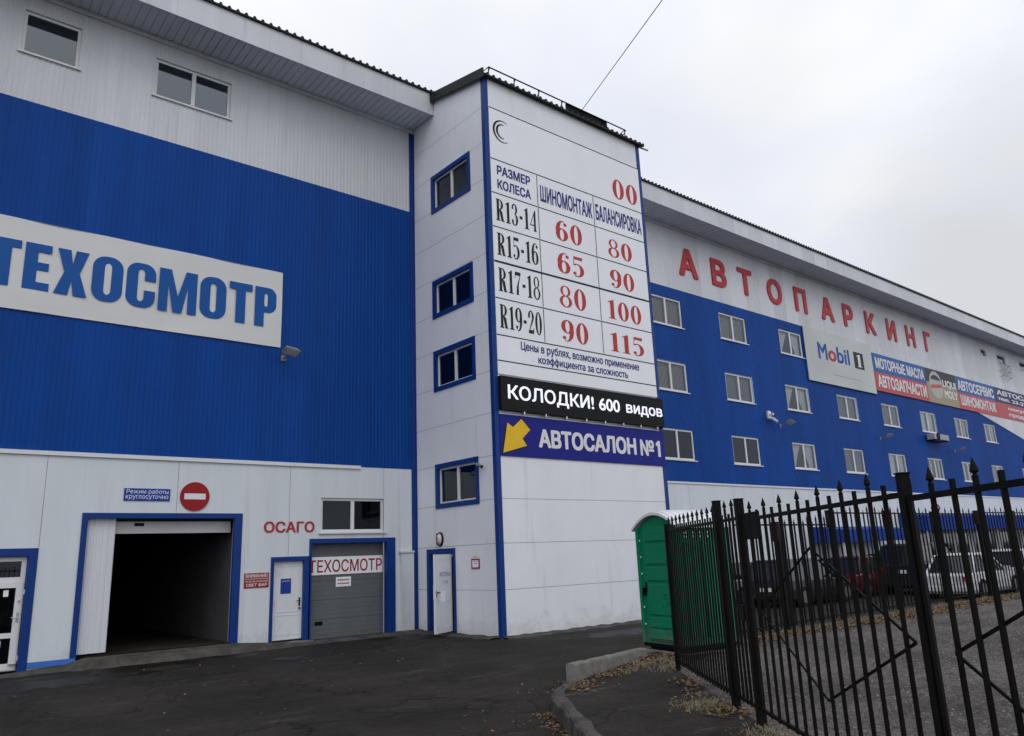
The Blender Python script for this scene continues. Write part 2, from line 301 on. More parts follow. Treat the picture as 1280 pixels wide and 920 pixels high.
def build(name, mb, mat, parent=None, smooth=False, bevel=0.0, origin=None):
    me = bpy.data.meshes.new(name)
    off = Vector((0, 0, 0))
    if parent is not None: off = parent.get('_o', None); off = Vector(off) if off is not None else Vector((0, 0, 0))
    elif origin is not None: off = Vector(origin)
    else:
        xs = [v.x for v in mb.v]; ys = [v.y for v in mb.v]; zs = [v.z for v in mb.v]
        off = Vector(((min(xs) + max(xs)) / 2, (min(ys) + max(ys)) / 2, min(zs)))
    me.from_pydata([v - off for v in mb.v], [], mb.f); me.update()
    me.materials.append(M[mat] if isinstance(mat, str) else mat)
    o = bpy.data.objects.new(name, me); COL.objects.link(o)
    if parent is not None:
        o.parent = parent
    else: o.location = off
    o['_o'] = [off.x, off.y, off.z]
    if smooth:
        for p in me.polygons: p.use_smooth = True
    if bevel:
        md = o.modifiers.new('bevel', 'BEVEL'); md.width = bevel; md.segments = 2; md.limit_method = 'ANGLE'; md.angle_limit = math.radians(40)
    return o
def tag(o, label, cat, group=None):
    o['label'] = label; o['category'] = cat
    if group: o['group'] = group
    return o
def thing(name, label, cat, loc=(0, 0, 0), rz=0.0, group=None, local=False):
    o = bpy.data.objects.new(name, None); COL.objects.link(o); o.location = loc; o.rotation_euler = (0, 0, rz)
    o.empty_display_size = 0.3
    o['_o'] = [0, 0, 0] if local else list(loc)
    return tag(o, label, cat, group)
def struct(name, mb, mat, kind='structure', **k):
    o = build(name, mb, mat, **k); o['kind'] = kind; return o

# ------------------------------------------------------------------ wall planes
PR = 3.8015                      # how far the tower stands out
TW = 6.75                        # tower width
def wp(pl, u, v, d=0.0):
    if pl == 'M': return Vector((u, -d, v))
    if pl == 'S': return Vector((-d, -u, v))
    if pl == 'F': return Vector((u, -PR - d, v))
    if pl == 'E': return Vector((TW + d, u, v))
def ray(x, y):
    return RM[0] * ((x - 640) / FPX) + RM[1] * (-(y - 460) / FPX) + RM[2]
def pix(pl, x, y):
    r = ray(x, y)
    if pl == 'M': t = -CAM.y / r.y
    if pl == 'S': t = -CAM.x / r.x
    if pl == 'F': t = (-PR - CAM.y) / r.y
    p = CAM + r * t
    return (-p.y if pl == 'S' else p.x, p.z)
def rect(pl, tl, tr, br, bl):
    q = [pix(pl, *p) for p in (tl, tr, br, bl)]
    return ((q[0][0] + q[3][0]) / 2, (q[1][0] + q[2][0]) / 2, (q[3][1] + q[2][1]) / 2, (q[0][1] + q[1][1]) / 2)   # u0,u1,v0,v1
def pbox(mb, pl, u0, u1, v0, v1, d0, d1):
    a = [wp(pl, u, v, d) for (u, v, d) in ((u0, v0, d1), (u1, v0, d1), (u1, v0, d0), (u0, v0, d0), (u0, v1, d1), (u1, v1, d1), (u1, v1, d0), (u0, v1, d0))]
    return mb.hexa(a)
def pframe(mb, pl, u0, u1, v0, v1, wd, d0, d1, bottom=True, wl=None, wr=None, wt=None, wb=None):
    wl = wd if wl is None else wl; wr = wd if wr is None else wr; wt = wd if wt is None else wt; wb = wd if wb is None else wb
    pbox(mb, pl, u0, u0 + wl, v0, v1, d0, d1); pbox(mb, pl, u1 - wr, u1, v0, v1, d0, d1)
    pbox(mb, pl, u0 + wl, u1 - wr, v1 - wt, v1, d0, d1)
    if bottom: pbox(mb, pl, u0 + wl, u1 - wr, v0, v0 + wb, d0, d1)
    return mb
def ppoly(mb, pl, pts, d): return mb.poly([wp(pl, u, v, d) for u, v in pts])

def sheet(pl, u0, u1, v0, v1, holes=(), period=0.0, depth=0.014, reveal=0.12, d=0.0, ushift=0.0, ujoint=None, vjoint=None, gap=0.012):
    """wall skin with real openings; period > 0 makes trapezoidal profiled sheet; ujoint/vjoint: open panel joints"""
    mb = MB()
    holes = [h for h in holes if h[0] < u1 and h[1] > u0 and h[2] < v1 and h[3] > v0]
    us = sorted(set([u0, u1] + [max(u0, min(u1, x)) for h in holes for x in h[:2]]))
    vs = sorted(set([v0, v1] + [max(v0, min(v1, x)) for h in holes for x in h[2:]]))
    jv = sorted(x for x in (vjoint or []) if v0 < x < v1); ju = sorted(x for x in (ujoint or []) if u0 < x < u1)
    def prof(u):
        ph = ((u - ushift) / period) % 1.0
        return d + depth * (1.0 if ph < 0.36 else (1 - (ph - 0.36) / 0.14 if ph < 0.5 else (0.0 if ph < 0.86 else (ph - 0.86) / 0.14)))
    for va, vb in zip(vs, vs[1:]):
        for ua, ub in zip(us, us[1:]):
            um, vm = (ua + ub) / 2, (va + vb) / 2
            if any(h[0] < um < h[1] and h[2] < vm < h[3] for h in holes): continue
            if period:
                k0 = math.floor((ua - ushift) / period); xs = [ua]
                k = k0
                while ushift + k * period < ub:
                    for fph in (0, 0.36, 0.5, 0.86):
                        x = ushift + (k + fph) * period
                        if ua + 1e-5 < x < ub - 1e-5: xs.append(x)
                    k += 1
                xs.append(ub)
                for a, b in zip(xs, xs[1:]):
                    mb.quad(wp(pl, a, va, prof(a + 1e-6)), wp(pl, b, va, prof(b - 1e-6)), wp(pl, b, vb, prof(b - 1e-6)), wp(pl, a, vb, prof(a + 1e-6)))
            else:
                def split(a, b, js):
                    r = []; c = a
                    for j in js:
                        if a < j < b: r.append((c, j - gap / 2)); c = j + gap / 2
                    r.append((c, b)); return r
                su, sv = split(ua, ub, ju), split(va, vb, jv)
                for a, b in su:
                    for p, q in sv: mb.quad(wp(pl, a, p, d), wp(pl, b, p, d), wp(pl, b, q, d), wp(pl, a, q, d))
    for h in holes:
        a, b, p, q = max(u0, h[0]), min(u1, h[1]), max(v0, h[2]), min(v1, h[3])
        D = -reveal
        if h[0] > u0: mb.quad(wp(pl, a, p, d), wp(pl, a, q, d), wp(pl, a, q, D), wp(pl, a, p, D))
        if h[1] < u1: mb.quad(wp(pl, b, q, d), wp(pl, b, p, d), wp(pl, b, p, D), wp(pl, b, q, D))
        if h[3] < v1: mb.quad(wp(pl, a, q, d), wp(pl, b, q, d), wp(pl, b, q, D), wp(pl, a, q, D))
        if h[2] > v0: mb.quad(wp(pl, b, p, d), wp(pl, a, p, d), wp(pl, a, p, D), wp(pl, b, p, D))
    return mb

# ------------------------------------------------------------------ lettering
_dg = None
_tcache = {}
def text_contours_mesh(body, offset=0):
    """flat lettering; every outer contour is filled on its own (with the holes inside it) because glyph strokes may overlap; z counts the layer"""
    if body in _tcache: return _tcache[body]
    cu = bpy.data.curves.new('lettering', 'FONT'); cu.body = body
    o = bpy.data.objects.new('lettering', cu); COL.objects.link(o)
    dg = bpy.context.evaluated_depsgraph_get(); dg.update()
    cv = o.evaluated_get(dg).to_curve(dg); C_ = []
    for sp in cv.splines:
        if sp.type == 'BEZIER':
            P_ = sp.bezier_points; pts = []
            for k in range(len(P_)):
                a, b = P_[k], P_[(k + 1) % len(P_)]; p0, p1, p2, p3 = a.co.xy, a.handle_right.xy, b.handle_left.xy, b.co.xy
                straight = ((p1 - p0).cross(p3 - p0) ** 2 + (p2 - p0).cross(p3 - p0) ** 2) < 1e-9
                for q in range(1 if straight else 5):
                    t = q / 5; m = 1 - t; v = p0 * m ** 3 + p1 * 3 * m * m * t + p2 * 3 * m * t * t + p3 * t ** 3; pts.append((v.x, v.y))
        else: pts = [(p.co.x, p.co.y) for p in sp.points]
        if len(pts) > 2: C_.append(pts)
    o.evaluated_get(dg).to_curve_clear(); bpy.data.objects.remove(o); bpy.data.curves.remove(cu)
    C_.sort(key=lambda c: min(p[0] for p in c)); G_ = []          # contours that overlap in x belong to one glyph
    for c in C_:
        a, b = min(p[0] for p in c), max(p[0] for p in c)
        if G_ and a < G_[-1][0] - 1e-4: G_[-1][0] = max(G_[-1][0], b); G_[-1][1].append(c)
        else: G_.append([b, [c]])
    vs, fs = [], []
    for _, g in G_:
        E_ = []
        for c in g:
            for k in range(len(c)):
                (x0, y0), (x1, y1) = c[k], c[(k + 1) % len(c)]
                if abs(y1 - y0) > 1e-6: E_.append((x0, y0, x1, y1, 1) if y1 > y0 else (x1, y1, x0, y0, -1))
        ys = {round(e[q], 5) for e in E_ for q in (1, 3)}
        for p in range(len(E_)):
            for q in range(p):
                a, b = E_[p], E_[q]; lo, hi = max(a[1], b[1]), min(a[3], b[3])
                if hi - lo < 1e-5: continue
                fx = lambda e, y: e[0] + (e[2] - e[0]) * (y - e[1]) / (e[3] - e[1])
                d0, d1 = fx(a, lo) - fx(b, lo), fx(a, hi) - fx(b, hi)
                if d0 * d1 < -1e-12: ys.add(round(lo + (hi - lo) * d0 / (d0 - d1), 5))
        ys = sorted(ys); fx = lambda e, y: e[0] + (e[2] - e[0]) * (y - e[1]) / (e[3] - e[1])
        for ya, yb in zip(ys, ys[1:]):
            if yb - ya < 1e-5: continue
            ym = (ya + yb) / 2; X_ = sorted(((fx(e, ym), e) for e in E_ if e[1] < ym < e[3]), key=lambda t: t[0]); wn = 0
            for xe, e in X_:
                if wn == 0: st = e
                wn += e[4]
                if wn == 0:
                    n = len(vs); vs += [Vector((fx(st, ya), ya, 0)), Vector((fx(e, ya), ya, 0)), Vector((fx(e, yb), yb, 0)), Vector((fx(st, yb), yb, 0))]; fs.append((n, n + 1, n + 2, n + 3))
    _tcache[body] = (vs, fs); return vs, fs
def bold_copies(b):
    """pen shifts that thicken a line of lettering; each copy lies a hair further out"""
    if b <= 0: return [(0, 0)]
    return [(0, 0), (b, 0), (-b, 0), (0, b * .7), (0, -b * .7), (b * .8, b * .6), (-b * .8, b * .6), (b * .8, -b * .6), (-b * .8, -b * .6)]
def text(mb, pl, body, u0, u1, v0, v1, d, offset=0.02, step=0.0005):
    """fit a line of lettering into the rectangle u0..u1, v0..v1 (cap height)"""
    vs, fs = text_contours_mesh(body, 0.0); b = offset
    x0, x1 = min(v.x for v in vs) - b, max(v.x for v in vs) + b; y0, y1 = min(v.y for v in vs) - b * .7, max(v.y for v in vs) + b * .7
    for i, (dx, dy) in enumerate(bold_copies(b)):
        n = len(mb.v)
        for v in vs: mb.v.append(wp(pl, u0 + (v.x + dx - x0) / (x1 - x0) * (u1 - u0), v0 + (v.y + dy - y0) / (y1 - y0) * (v1 - v0), d + i * step + v.z * step * .22))
        for f in fs: mb.f.append(tuple(n + i_ for i_ in f))
    return mb
def line(parent, pl, body, u0, u1, v0, v1, d, offset, mat, name='lettering', step=0.0005):
    return build(name, text(MB(), pl, body, u0, u1, v0, v1, d, offset, step), mat, parent)
def fill(contours):
    cu = bpy.data.curves.new('lettering', 'CURVE'); cu.dimensions = '2D'; cu.fill_mode = 'BOTH'
    for c in contours:
        s = cu.splines.new('POLY'); s.points.add(len(c) - 1)
        for p, q in zip(s.points, c): p.co = (q[0], q[1], 0, 1)
        s.use_cyclic_u = True
    o = bpy.data.objects.new('lettering', cu); COL.objects.link(o)
    dg = bpy.context.evaluated_depsgraph_get(); me = o.evaluated_get(dg).to_mesh()
    vs = [v.co.copy() for v in me.vertices]; fs = [tuple(p.vertices) for p in me.polygons]
    o.evaluated_get(dg).to_mesh_clear(); bpy.data.objects.remove(o); bpy.data.curves.remove(cu)
    return vs, fs
def arcpts(cx, cy, rx, ry, a0, a1, n=20):
    return [(cx + rx * math.cos(math.radians(a0 + (a1 - a0) * i / n)), cy + ry * math.sin(math.radians(a0 + (a1 - a0) * i / n))) for i in range(n + 1)]
def rr(x0, y0, x1, y1, rx, ry=None, n=6):
    ry = rx if ry is None else ry
    return arcpts(x1 - rx, y1 - ry, rx, ry, 0, 90, n) + arcpts(x0 + rx, y1 - ry, rx, ry, 90, 180, n) + arcpts(x0 + rx, y0 + ry, rx, ry, 180, 270, n) + arcpts(x1 - rx, y0 + ry, rx, ry, 270, 360, n)
def heavy(ch):
    """heavy condensed grotesque capitals, unit height: (width, layers)"""
    w_, s, b = 0.68, 0.285, 0.17
    if ch == 'Т': return w_, [[[(w_/2-s/2,0),(w_/2+s/2,0),(w_/2+s/2,1-b),(w_,1-b),(w_,1),(0,1),(0,1-b),(w_/2-s/2,1-b)]]]
    if ch == 'Е': return 0.6, [[[(0,0),(.58,0),(.58,b),(s,b),(s,.43),(.54,.43),(.54,.43+b),(s,.43+b),(s,1-b),(.58,1-b),(.58,1),(0,1)]]]
    if ch == '1': return .5, [[[(.18,0),(.46,0),(.46,1),(.26,1),(.0,.84),(.0,.64),(.18,.72)]]]
    if ch == 'Х': w_ = .76; return w_, [[[(0,0),(s*1.12,0),(w_/2,.33),(w_-s*1.12,0),(w_,0),(w_/2+s*.62,.5),(w_-.02,1),(w_-s*1.12,1),(w_/2,.68),(s*1.12,1),(.02,1),(w_/2-s*.62,.5)]]]
    if ch == 'О': w_ = .74; return w_, [[rr(0,-.01,w_,1.01,.32,.26), rr(s,b*.85,w_-s,1-b*.85,.08,.10)]]
    if ch == 'С':
        w_ = .74
        o = [(w_, .62)] + arcpts(w_-.3, .77, .3, .24, 0, 90, 6) + arcpts(.3, .77, .3, .24, 90, 180, 6) + arcpts(.3, .23, .3, .24, 180, 270, 6) + arcpts(w_-.3, .23, .3, .24, 270, 360, 6) + [(w_, .39)]
        i = [(w_-s, .39)] + arcpts(w_-s-.08, .2275, .08, .10, 360, 270, 6) + arcpts(s+.08, .2275, .08, .10, 270, 180, 6) + arcpts(s+.08, .7725, .08, .10, 180, 90, 6) + arcpts(w_-s-.08, .7725, .08, .10, 90, 0, 6) + [(w_-s, .62)]
        return w_, [[o + i]]
    if ch == 'М': w_ = 1.02; k = .245; return w_, [[[(0,0),(k,0),(k,.66),(w_/2-.12,0),(w_/2+.12,0),(w_-k,.66),(w_-k,0),(w_,0),(w_,1),(w_-.31,1),(w_/2,.38),(.31,1),(0,1)]]]
    if ch == 'Р': w_ = .66; return w_, [[[(0,0),(s,0),(s,.36)] + arcpts(w_-.24,.57,.24,.21,270,360,6) + arcpts(w_-.24,.79,.24,.21,0,90,6) + [(0,1)], rr(s,.36+b*.85,w_-s*.95,1-b*.85,.07,.07)]]
def didone(ch):
    """fat-face roman figures with strong contrast, unit height: (width, layers)"""
    T, t = .205, .045
    def ring(cx, cy, rx, ry, T=T, t=t): return [arcpts(cx, cy, rx, ry, 0, 351, 39), arcpts(cx, cy, rx - T, ry - t, 0, 351, 39)]
    def arc(cx, cy, rx, ry, a0, a1, T=T, t=t): return [arcpts(cx, cy, rx, ry, a0, a1, 18) + arcpts(cx, cy, rx - T, ry - t, a1, a0, 18)]
    def ball(cx, cy, r=.085): return [arcpts(cx, cy, r, r * .9, 0, 340, 17)]
    if ch == '0': return .62, [ring(.31, .5, .31, .51)]
    if ch == '1': return .46, [[[(.03,0),(.45,0),(.45,.035),(.355,.05),(.355,1),(.29,1),(.03,.87),(.03,.83),(.14,.86),(.14,.05),(.03,.035)]]]
    if ch == '6': return .62, [ring(.31, .31, .31, .32), [arcpts(.36, .5, .36, .51, 92, 190, 18) + arcpts(.36, .5, .15, .465, 190, 92, 18)], arc(.36, .5, .20, .51, 40, 92, .02, .04), ball(.49, .84)]
    if ch == '9':
        w9, ls = didone('6'); return w9, [[[(w9 - x, 1 - y) for x, y in c] for c in l] for l in ls]
    if ch == '8': return .62, [ring(.31, .755, .25, .255, .12, .04), ring(.31, .265, .31, .275, .15, .045)]
    if ch == '5': return .58, [[[(.07,1),(.53,1),(.50,.84),(.10,.86),(.085,.55),(.05,.55)]], arc(.24, .32, .34, .33, -120, 128, .20, .045), ball(.1, .15)]
    if ch == '2': return .58, [arc(.29, .72, .27, .29, -20, 170, .18, .045), [[(.54,.64),(.36,.62),(.03,.0),(.10,.06)]], [[(.03,0),(.52,0),(.55,.26),(.51,.26),(.46,.15),(.06,.15)]], ball(.11, .74)]
    if ch == '3': return .58, [arc(.26, .76, .26, .25, -85, 150, .17, .04), arc(.26, .27, .31, .28, -150, 85, .19, .04), ball(.10, .80, .075), ball(.09, .19, .08)]
    if ch == '4': return .62, [[[(.30,0),(.60,0),(.60,.035),(.53,.05),(.53,1),(.44,1),(0,.30),(0,.25),(.35,.25),(.35,.05),(.30,.035)], [(.06,.30),(.35,.30),(.35,.77)]]]
    if ch == '7': return .56, [[[(.06,1),(.56,1),(.56,.95),(.36,.45),(.34,0),(.14,0),(.18,.35),(.47,.85),(.10,.85),(.06,.70),(.03,.70)]]]
    if ch == '-': return .34, [[[(.04,.38),(.30,.38),(.30,.52),(.04,.52)]]]
    if ch == 'R': return .72, [[[(.0,0),(.36,0),(.36,.035),(.29,.05),(.29,.95),(.36,1),(.0,1),(.0,.965),(.08,.95),(.08,.05),(.0,.035)]], arc(.30, .755, .34, .245, -90, 90, .19, .04), [[(.29,.51),(.29,.47),(.46,.0),(.70,0),(.72,.06),(.65,.05),(.55,.44),(.42,.51)]]]
    if ch == ' ': return .3, []
def glyphs(mb, pl, body, u0, u1, v0, v1, d, fn, track=0.09):
    ws = [fn(c)[0] for c in body]; tot = sum(ws) + track * (len(body) - 1); k = (u1 - u0) / tot; x = 0
    for c, cw in zip(body, ws):
        for li, layer in enumerate(fn(c)[1]):
            vs, fs = fill(layer); n = len(mb.v)
            for v in vs: mb.v.append(wp(pl, u0 + (x + v.x) * k, v0 + v.y * (v1 - v0), d + 0.0006 * li))
            for f in fs: mb.f.append(tuple(n + i for i in f))
        x += cw + track
    return mb

# ================================================================== GROUND
gm = MB()
gm.quad((-300, -300, 0), (400, -300, 0), (400, 400, 0), (-300, 400, 0))
struct('road', gm, 'asphalt', origin=(0, 0, 0))

FA = Vector((-2.72, -11.41, 0)); FU = Vector((-0.628, -0.778, 0)).normalized(); FN = Vector((-FU.y, FU.x, 0))   # fence line
def fp(s, z=0.0, o=0.0): return FA + FU * s + FN * o + Vector((0, 0, z))
PZ = 0.18
def flat(name, pts, z, mat, skirt=True):
    mb = MB(); mb.poly([(x, y, z) for x, y in pts])
    if skirt:
        for (a, b) in zip(pts, pts[1:] + pts[:1]): mb.quad((a[0], a[1], -0.05), (b[0], b[1], -0.05), (b[0], b[1], z), (a[0], a[1], z))
    return struct(name, mb, mat, origin=(0, 0, 0))
kerbline = [(-4.38, -10.86), (-4.72, -10.98), (-5.08, -11.18), (-5.38, -11.5), (-5.66, -11.92), (-6.05, -12.5), (-6.55, -13.25), (-7.4, -14.5), (-8.6, -16.2), (-10.4, -18.9), (-13.2, -23.0), (-17, -28.6)]
f0 = fp(0); f1_ = fp(24)
flat('pavement', [(-1.6, -9.75)] + kerbline + [(f1_.x, f1_.y), (f0.x, f0.y), (0.3, -10.2), (0.3, -9.1)][:], PZ, 'pave')
flat('gravel_yard', [(f0.x, f0.y), (f1_.x, f1_.y), (60, -40), (90, -11.5), (14.2, -9.95), (10.6, -9.6), (5, -9.75), (0.3, -10.2)], PZ - 0.004, 'gravel')

# worn kerb along the curved edge
def kerb_strip(name, line, z, wd, mat):
    mb = MB(); L = [Vector((x, y, 0)) for x, y in line]
    fine = []
    for a, b in zip(L, L[1:]):
        n = max(1, int((b - a).length / 0.16))
        for i in range(n): fine.append(a.lerp(b, i / n))
    fine.append(L[-1])
    for _ in range(3): fine = [fine[0]] + [(fine[i - 1] + fine[i] * 2 + fine[i + 1]) / 4 for i in range(1, len(fine) - 1)] + [fine[-1]]
    rows = []
    for i, p in enumerate(fine):
        t = (fine[min(i + 1, len(fine) - 1)] - fine[max(0, i - 1)]).normalized(); n = Vector((t.y, -t.x, 0))   # n points to the road
        if n.x > 0: n = -n
        j = lambda a: random.uniform(-a, a)
        rows.append([p + n * (0.02 + j(.012)) + Vector((0, 0, -0.03)), p + n * (0.012 + j(.012)) + Vector((0, 0, z - 0.035 + j(.008))),
                     p - n * 0.035 + Vector((0, 0, z + j(.006))), p - n * (wd - 0.02 + j(.02)) + Vector((0, 0, z - 0.004 + j(.006))), p - n * (wd + j(.03)) + Vector((0, 0, PZ - 0.02))])
    for r0, r1 in zip(rows, rows[1:]):
        for k in range(4): mb.quad(r0[k], r0[k + 1], r1[k + 1], r1[k])
    return struct(name, mb, mat, origin=(0, 0, 0))
kerb_strip('kerb', kerbline, PZ + 0.025, 0.17, 'old_kerb')
# upstanding concrete kerb block beside the toilet
mb = MB(); a = Vector((-4.40, -10.84, 0)); b = Vector((-1.75, -9.88, 0)); d = (b - a).normalized(); n = Vector((-d.y, d.x, 0)); NSEG = 14; rings = []
for i in range(NSEG + 1):
    p = a.lerp(b, i / NSEG); zt = 0.42 - 0.10 * (i / NSEG) + random.uniform(-.008, .008); j = lambda: random.uniform(-.008, .008)
    rings.append([p + n * (.075 + j()) + Vector((0, 0, -.03)), p + n * (.065 + j()) + Vector((0, 0, zt - .025)), p + n * .045 + Vector((0, 0, zt)), p - n * .045 + Vector((0, 0, zt + j())), p - n * (.065 + j()) + Vector((0, 0, zt - .03)), p - n * (.075 + j()) + Vector((0, 0, .1))])
for r0, r1 in zip(rings, rings[1:]):
    for k in range(5): mb.quad(r0[k], r1[k], r1[k + 1], r0[k + 1])
mb.poly(rings[0]); mb.poly(rings[-1][::-1])
tag(build('concrete_kerb', mb, 'concrete'), 'raised pale concrete kerb block with leaves piled against it beside the green toilet', 'kerb')

# broken concrete apron along the foot of the walls
def zb(x):
    K = [(-30, 0.03), (-9.95, 0.02), (-8.75, 0.09), (-8.5, 0.185), (-5.25, 0.185), (-4.25, 0.10), (-3.3, 0.05), (-0.8, 0.055), (0, 0.07)]
    for (x0, z0), (x1, z1) in zip(K, K[1:]):
        if x0 <= x <= x1: return z0 + (z1 - z0) * (x - x0) / (x1 - x0)
    return 0.05
mb = MB(); xs = [-20 + i * 0.2 for i in range(101)]; rows = []
for x in xs:
    wd = 0.42 + random.uniform(-.10, .10) + (0.15 if -8.7 < x < -5.1 else 0)
    z = zb(x) + 0.012
    rows.append([Vector((x, 0.0, z)), Vector((x, -0.12, z + random.uniform(-.012, .006))), Vector((x, -wd * .6, z * .75 + .006 + random.uniform(-.008, .008))), Vector((x, -wd, 0.006 + random.uniform(0, .012))), Vector((x, -wd - .05, -0.01))])
for r0, r1 in zip(rows, rows[1:]):
    for k in range(4): mb.quad(r0[k + 1], r1[k + 1], r1[k], r0[k])
struct('apron', mb, 'old_kerb', origin=(0, 0, 0))
mb = MB(); rows = []
path = [Vector((0, -0.05, 0)), Vector((0, -PR, 0)), Vector((TW, -PR, 0)), Vector((TW, -0.05, 0))]
for k, (a, b, nn) in enumerate(((path[0], path[1], Vector((-1, 0, 0))), (path[1], path[2], Vector((0, -1, 0))))):
    n_ = int((b - a).length / 0.18); rows = []
    for i in range(n_ + 1):
        p = a.lerp(b, i / n_); wd = 0.34 + random.uniform(-.10, .10)
        if k == 0: wd += 0.12 * (i == n_) 
        rows.append([p + Vector((0, 0, .05 + random.uniform(-.02, .01))), p + nn * .12 + Vector((0, 0, .04 + random.uniform(-.02, .012))), p + nn * wd * .7 + Vector((0, 0, .025 + random.uniform(-.012, .012))), p + nn * wd + Vector((0, 0, -.01))])
    for r0, r1 in zip(rows, rows[1:]):
        for j in range(3): mb.quad(r0[j], r1[j], r1[j + 1], r0[j + 1])
struct('tower_apron', mb, 'old_kerb', origin=(0, 0, 0))

# ================================================================== BUILDING
B = thing('parking_building', 'long multi-storey car park clad in white and blue sheet with a white stair tower', 'building')
ZB0, ZB1, ZT = 4.545, 12.76, 15.64           # blue band bottom, top; wall top
XL, XR = -22.0, 95.0
# ---- openings on the main wall
garage = (-8.60, -5.25, -0.2, 3.16)
shopdoor = rect('M', (-30, 690), (45, 688), (27, 843), (-40, 846)); shopdoor = (-11.9, shopdoor[1], -0.1, shopdoor[3])
wdoor = rect('M', (340, 698), (385.6, 696.5), (384.8, 802), (336.7, 804)); wdoor = (wdoor[0], wdoor[1], -0.1, wdoor[3])
ggate = rect('M', (386.8, 674.5), (493, 673.6), (493, 790.4), (385.7, 801.7)); ggate = (ggate[0], ggate[1], -0.1, ggate[3])
lwin = rect('M', (401.2, 622), (480, 623.6), (480, 664.6), (401, 665))
topw = [rect('M', (32, 12), (101, 35), (100, 87), (26, 63)), rect('M', (196, 73), (289, 104), (287.5, 149), (192.5, 118.5))]
RW = {  # right wing windows, by storey
 'A': [((814.3, 369), (848, 377.8), (849.5, 407), (817, 400)), ((899, 392.6), (930.4, 400), (933, 427.8), (901.7, 420.8)), ((973.4, 413.5), (1000.8, 420), (1002.9, 444.8), (976.8, 439))],
 'B': [((821, 452), (855, 457.5), (857, 487.5), (823, 482)), ((907.5, 469), (939, 474), (941.5, 502), (910, 497.5)), ((982.4, 482.8), (1009, 487.6), (1011.8, 513), (985, 509)), ((1046.5, 495.5), (1070, 500), (1072.8, 524), (1049, 520)), ((1102, 506), (1123, 510), (1125, 532), (1104, 528)), ((1150, 515.5), (1168.9, 518.7), (1171, 540), (1152, 537)), ((1192.8, 524), (1208.8, 527), (1211.4, 546.6), (1195, 543)), ((1229.8, 531.8), (1244.6, 534), (1246.5, 552.6), (1232, 550))],
 'C': [((829, 537), (863, 540), (866, 572), (832, 569)), ((915.5, 547), (947.7, 550.5), (951, 579), (918.4, 577)), ((990.8, 555), (1018.7, 557.6), (1021, 585), (994, 583)), ((1055.8, 562), (1079, 565), (1082, 590), (1058, 588)), ((1111.5, 569), (1131.8, 571), (1135, 594), (1114, 592)), ((1160, 575), (1177.8, 576), (1181, 598), (1163, 596)), ((1203, 578.8), (1217.5, 580.6), (1220.6, 601), (1206, 600)), ((1240, 583.5), (1254, 585), (1256.5, 603), (1242.5, 602))]}
rwin = []
for k, L in RW.items():
    R = [rect('M', *q) for q in L]
    zc_ = sum((r[2] + r[3]) / 2 for r in R) / len(R)
    for r in R:
        uc = (r[0] + r[1]) / 2; wd = 2.05; rwin.append((k, (uc - wd / 2, uc + wd / 2, zc_ - 0.62, zc_ + 0.62)))
# the two lower storeys carry on past the frame
step = 5.75
extra = [('C', (rwin[-1][1][0] + step * i, rwin[-1][1][1] + step * i, rwin[-1][1][2], rwin[-1][1][3])) for i in (1, 2, 3)]
rwin += extra
smallw = []
for q in (((1225, 435.5), (1231.5, 438), (1233, 446), (1226.5, 444)), ((1245.4, 443), (1256, 446.5), (1257.5, 457), (1247, 454)), ((1273.5, 452), (1284, 455.5), (1286, 467), (1275, 463))):
    smallw.append(rect('M', *q))
allholes = [r for k, r in rwin]
# main skin
for (xa, xb) in ((XL, -0.001), (TW, XR)):
    left = xa < 0
    hs = topw if left else smallw
    build('upper_wall', sheet('M', xa, xb, ZB1, ZT + .02, hs, 0.115, 0.010), 'white_sheet', B)
    build('blue_wall', sheet('M', xa, xb, ZB0, ZB1, [] if left else allholes, 0.115, 0.010, ushift=0.03), 'blue_sheet', B)
    if left: 
        build('lower_wall', sheet('M', xa, xb, -0.1, ZB0, [garage, shopdoor, wdoor, ggate, lwin], ujoint=[-18, -15, -12.2, -9.47, -6.72, -3.9, -1.1], reveal=0.3), 'white_panel', B)
    else:
        build('lower_wall', sheet('M', xa, xb, -0.1, ZB0, ujoint=[TW + 3 * i for i in range(1, 29)]), 'white_panel', B)
    bk = MB(); pbox(bk, 'M', xa, xb, -0.1, ZT, -0.50, -0.42)
# dark lining behind the panel joints and rooms
jb = MB()
for x in (-18, -15, -12.2, -9.47, -6.72, -3.9, -1.1):
    lo = 3.2 if garage[0] < x < garage[1] else -0.1
    lo = 2.3 if wdoor[0] < x < wdoor[1] else lo
    ppoly(jb, 'M', [(x - .02, lo), (x + .02, lo), (x + .02, ZB0), (x - .02, ZB0)], -0.008)
for i in range(1, 29):
    x = TW + 3 * i; ppoly(jb, 'M', [(x - .02, 0), (x + .02, 0), (x + .02, ZB0), (x - .02, ZB0)], -0.008)
build('joint_lining', jb, 'joint', B)
# white flashing at the foot of the blue band
fl = MB(); pbox(fl, 'M', XL, -1.85, ZB0 - 0.06, ZB0 + 0.03, 0.0, 0.05); pbox(fl, 'M', TW, XR, ZB0 - 0.05, ZB0 + 0.02, 0.0, 0.04)
build('flashing', fl, 'pvc', B)
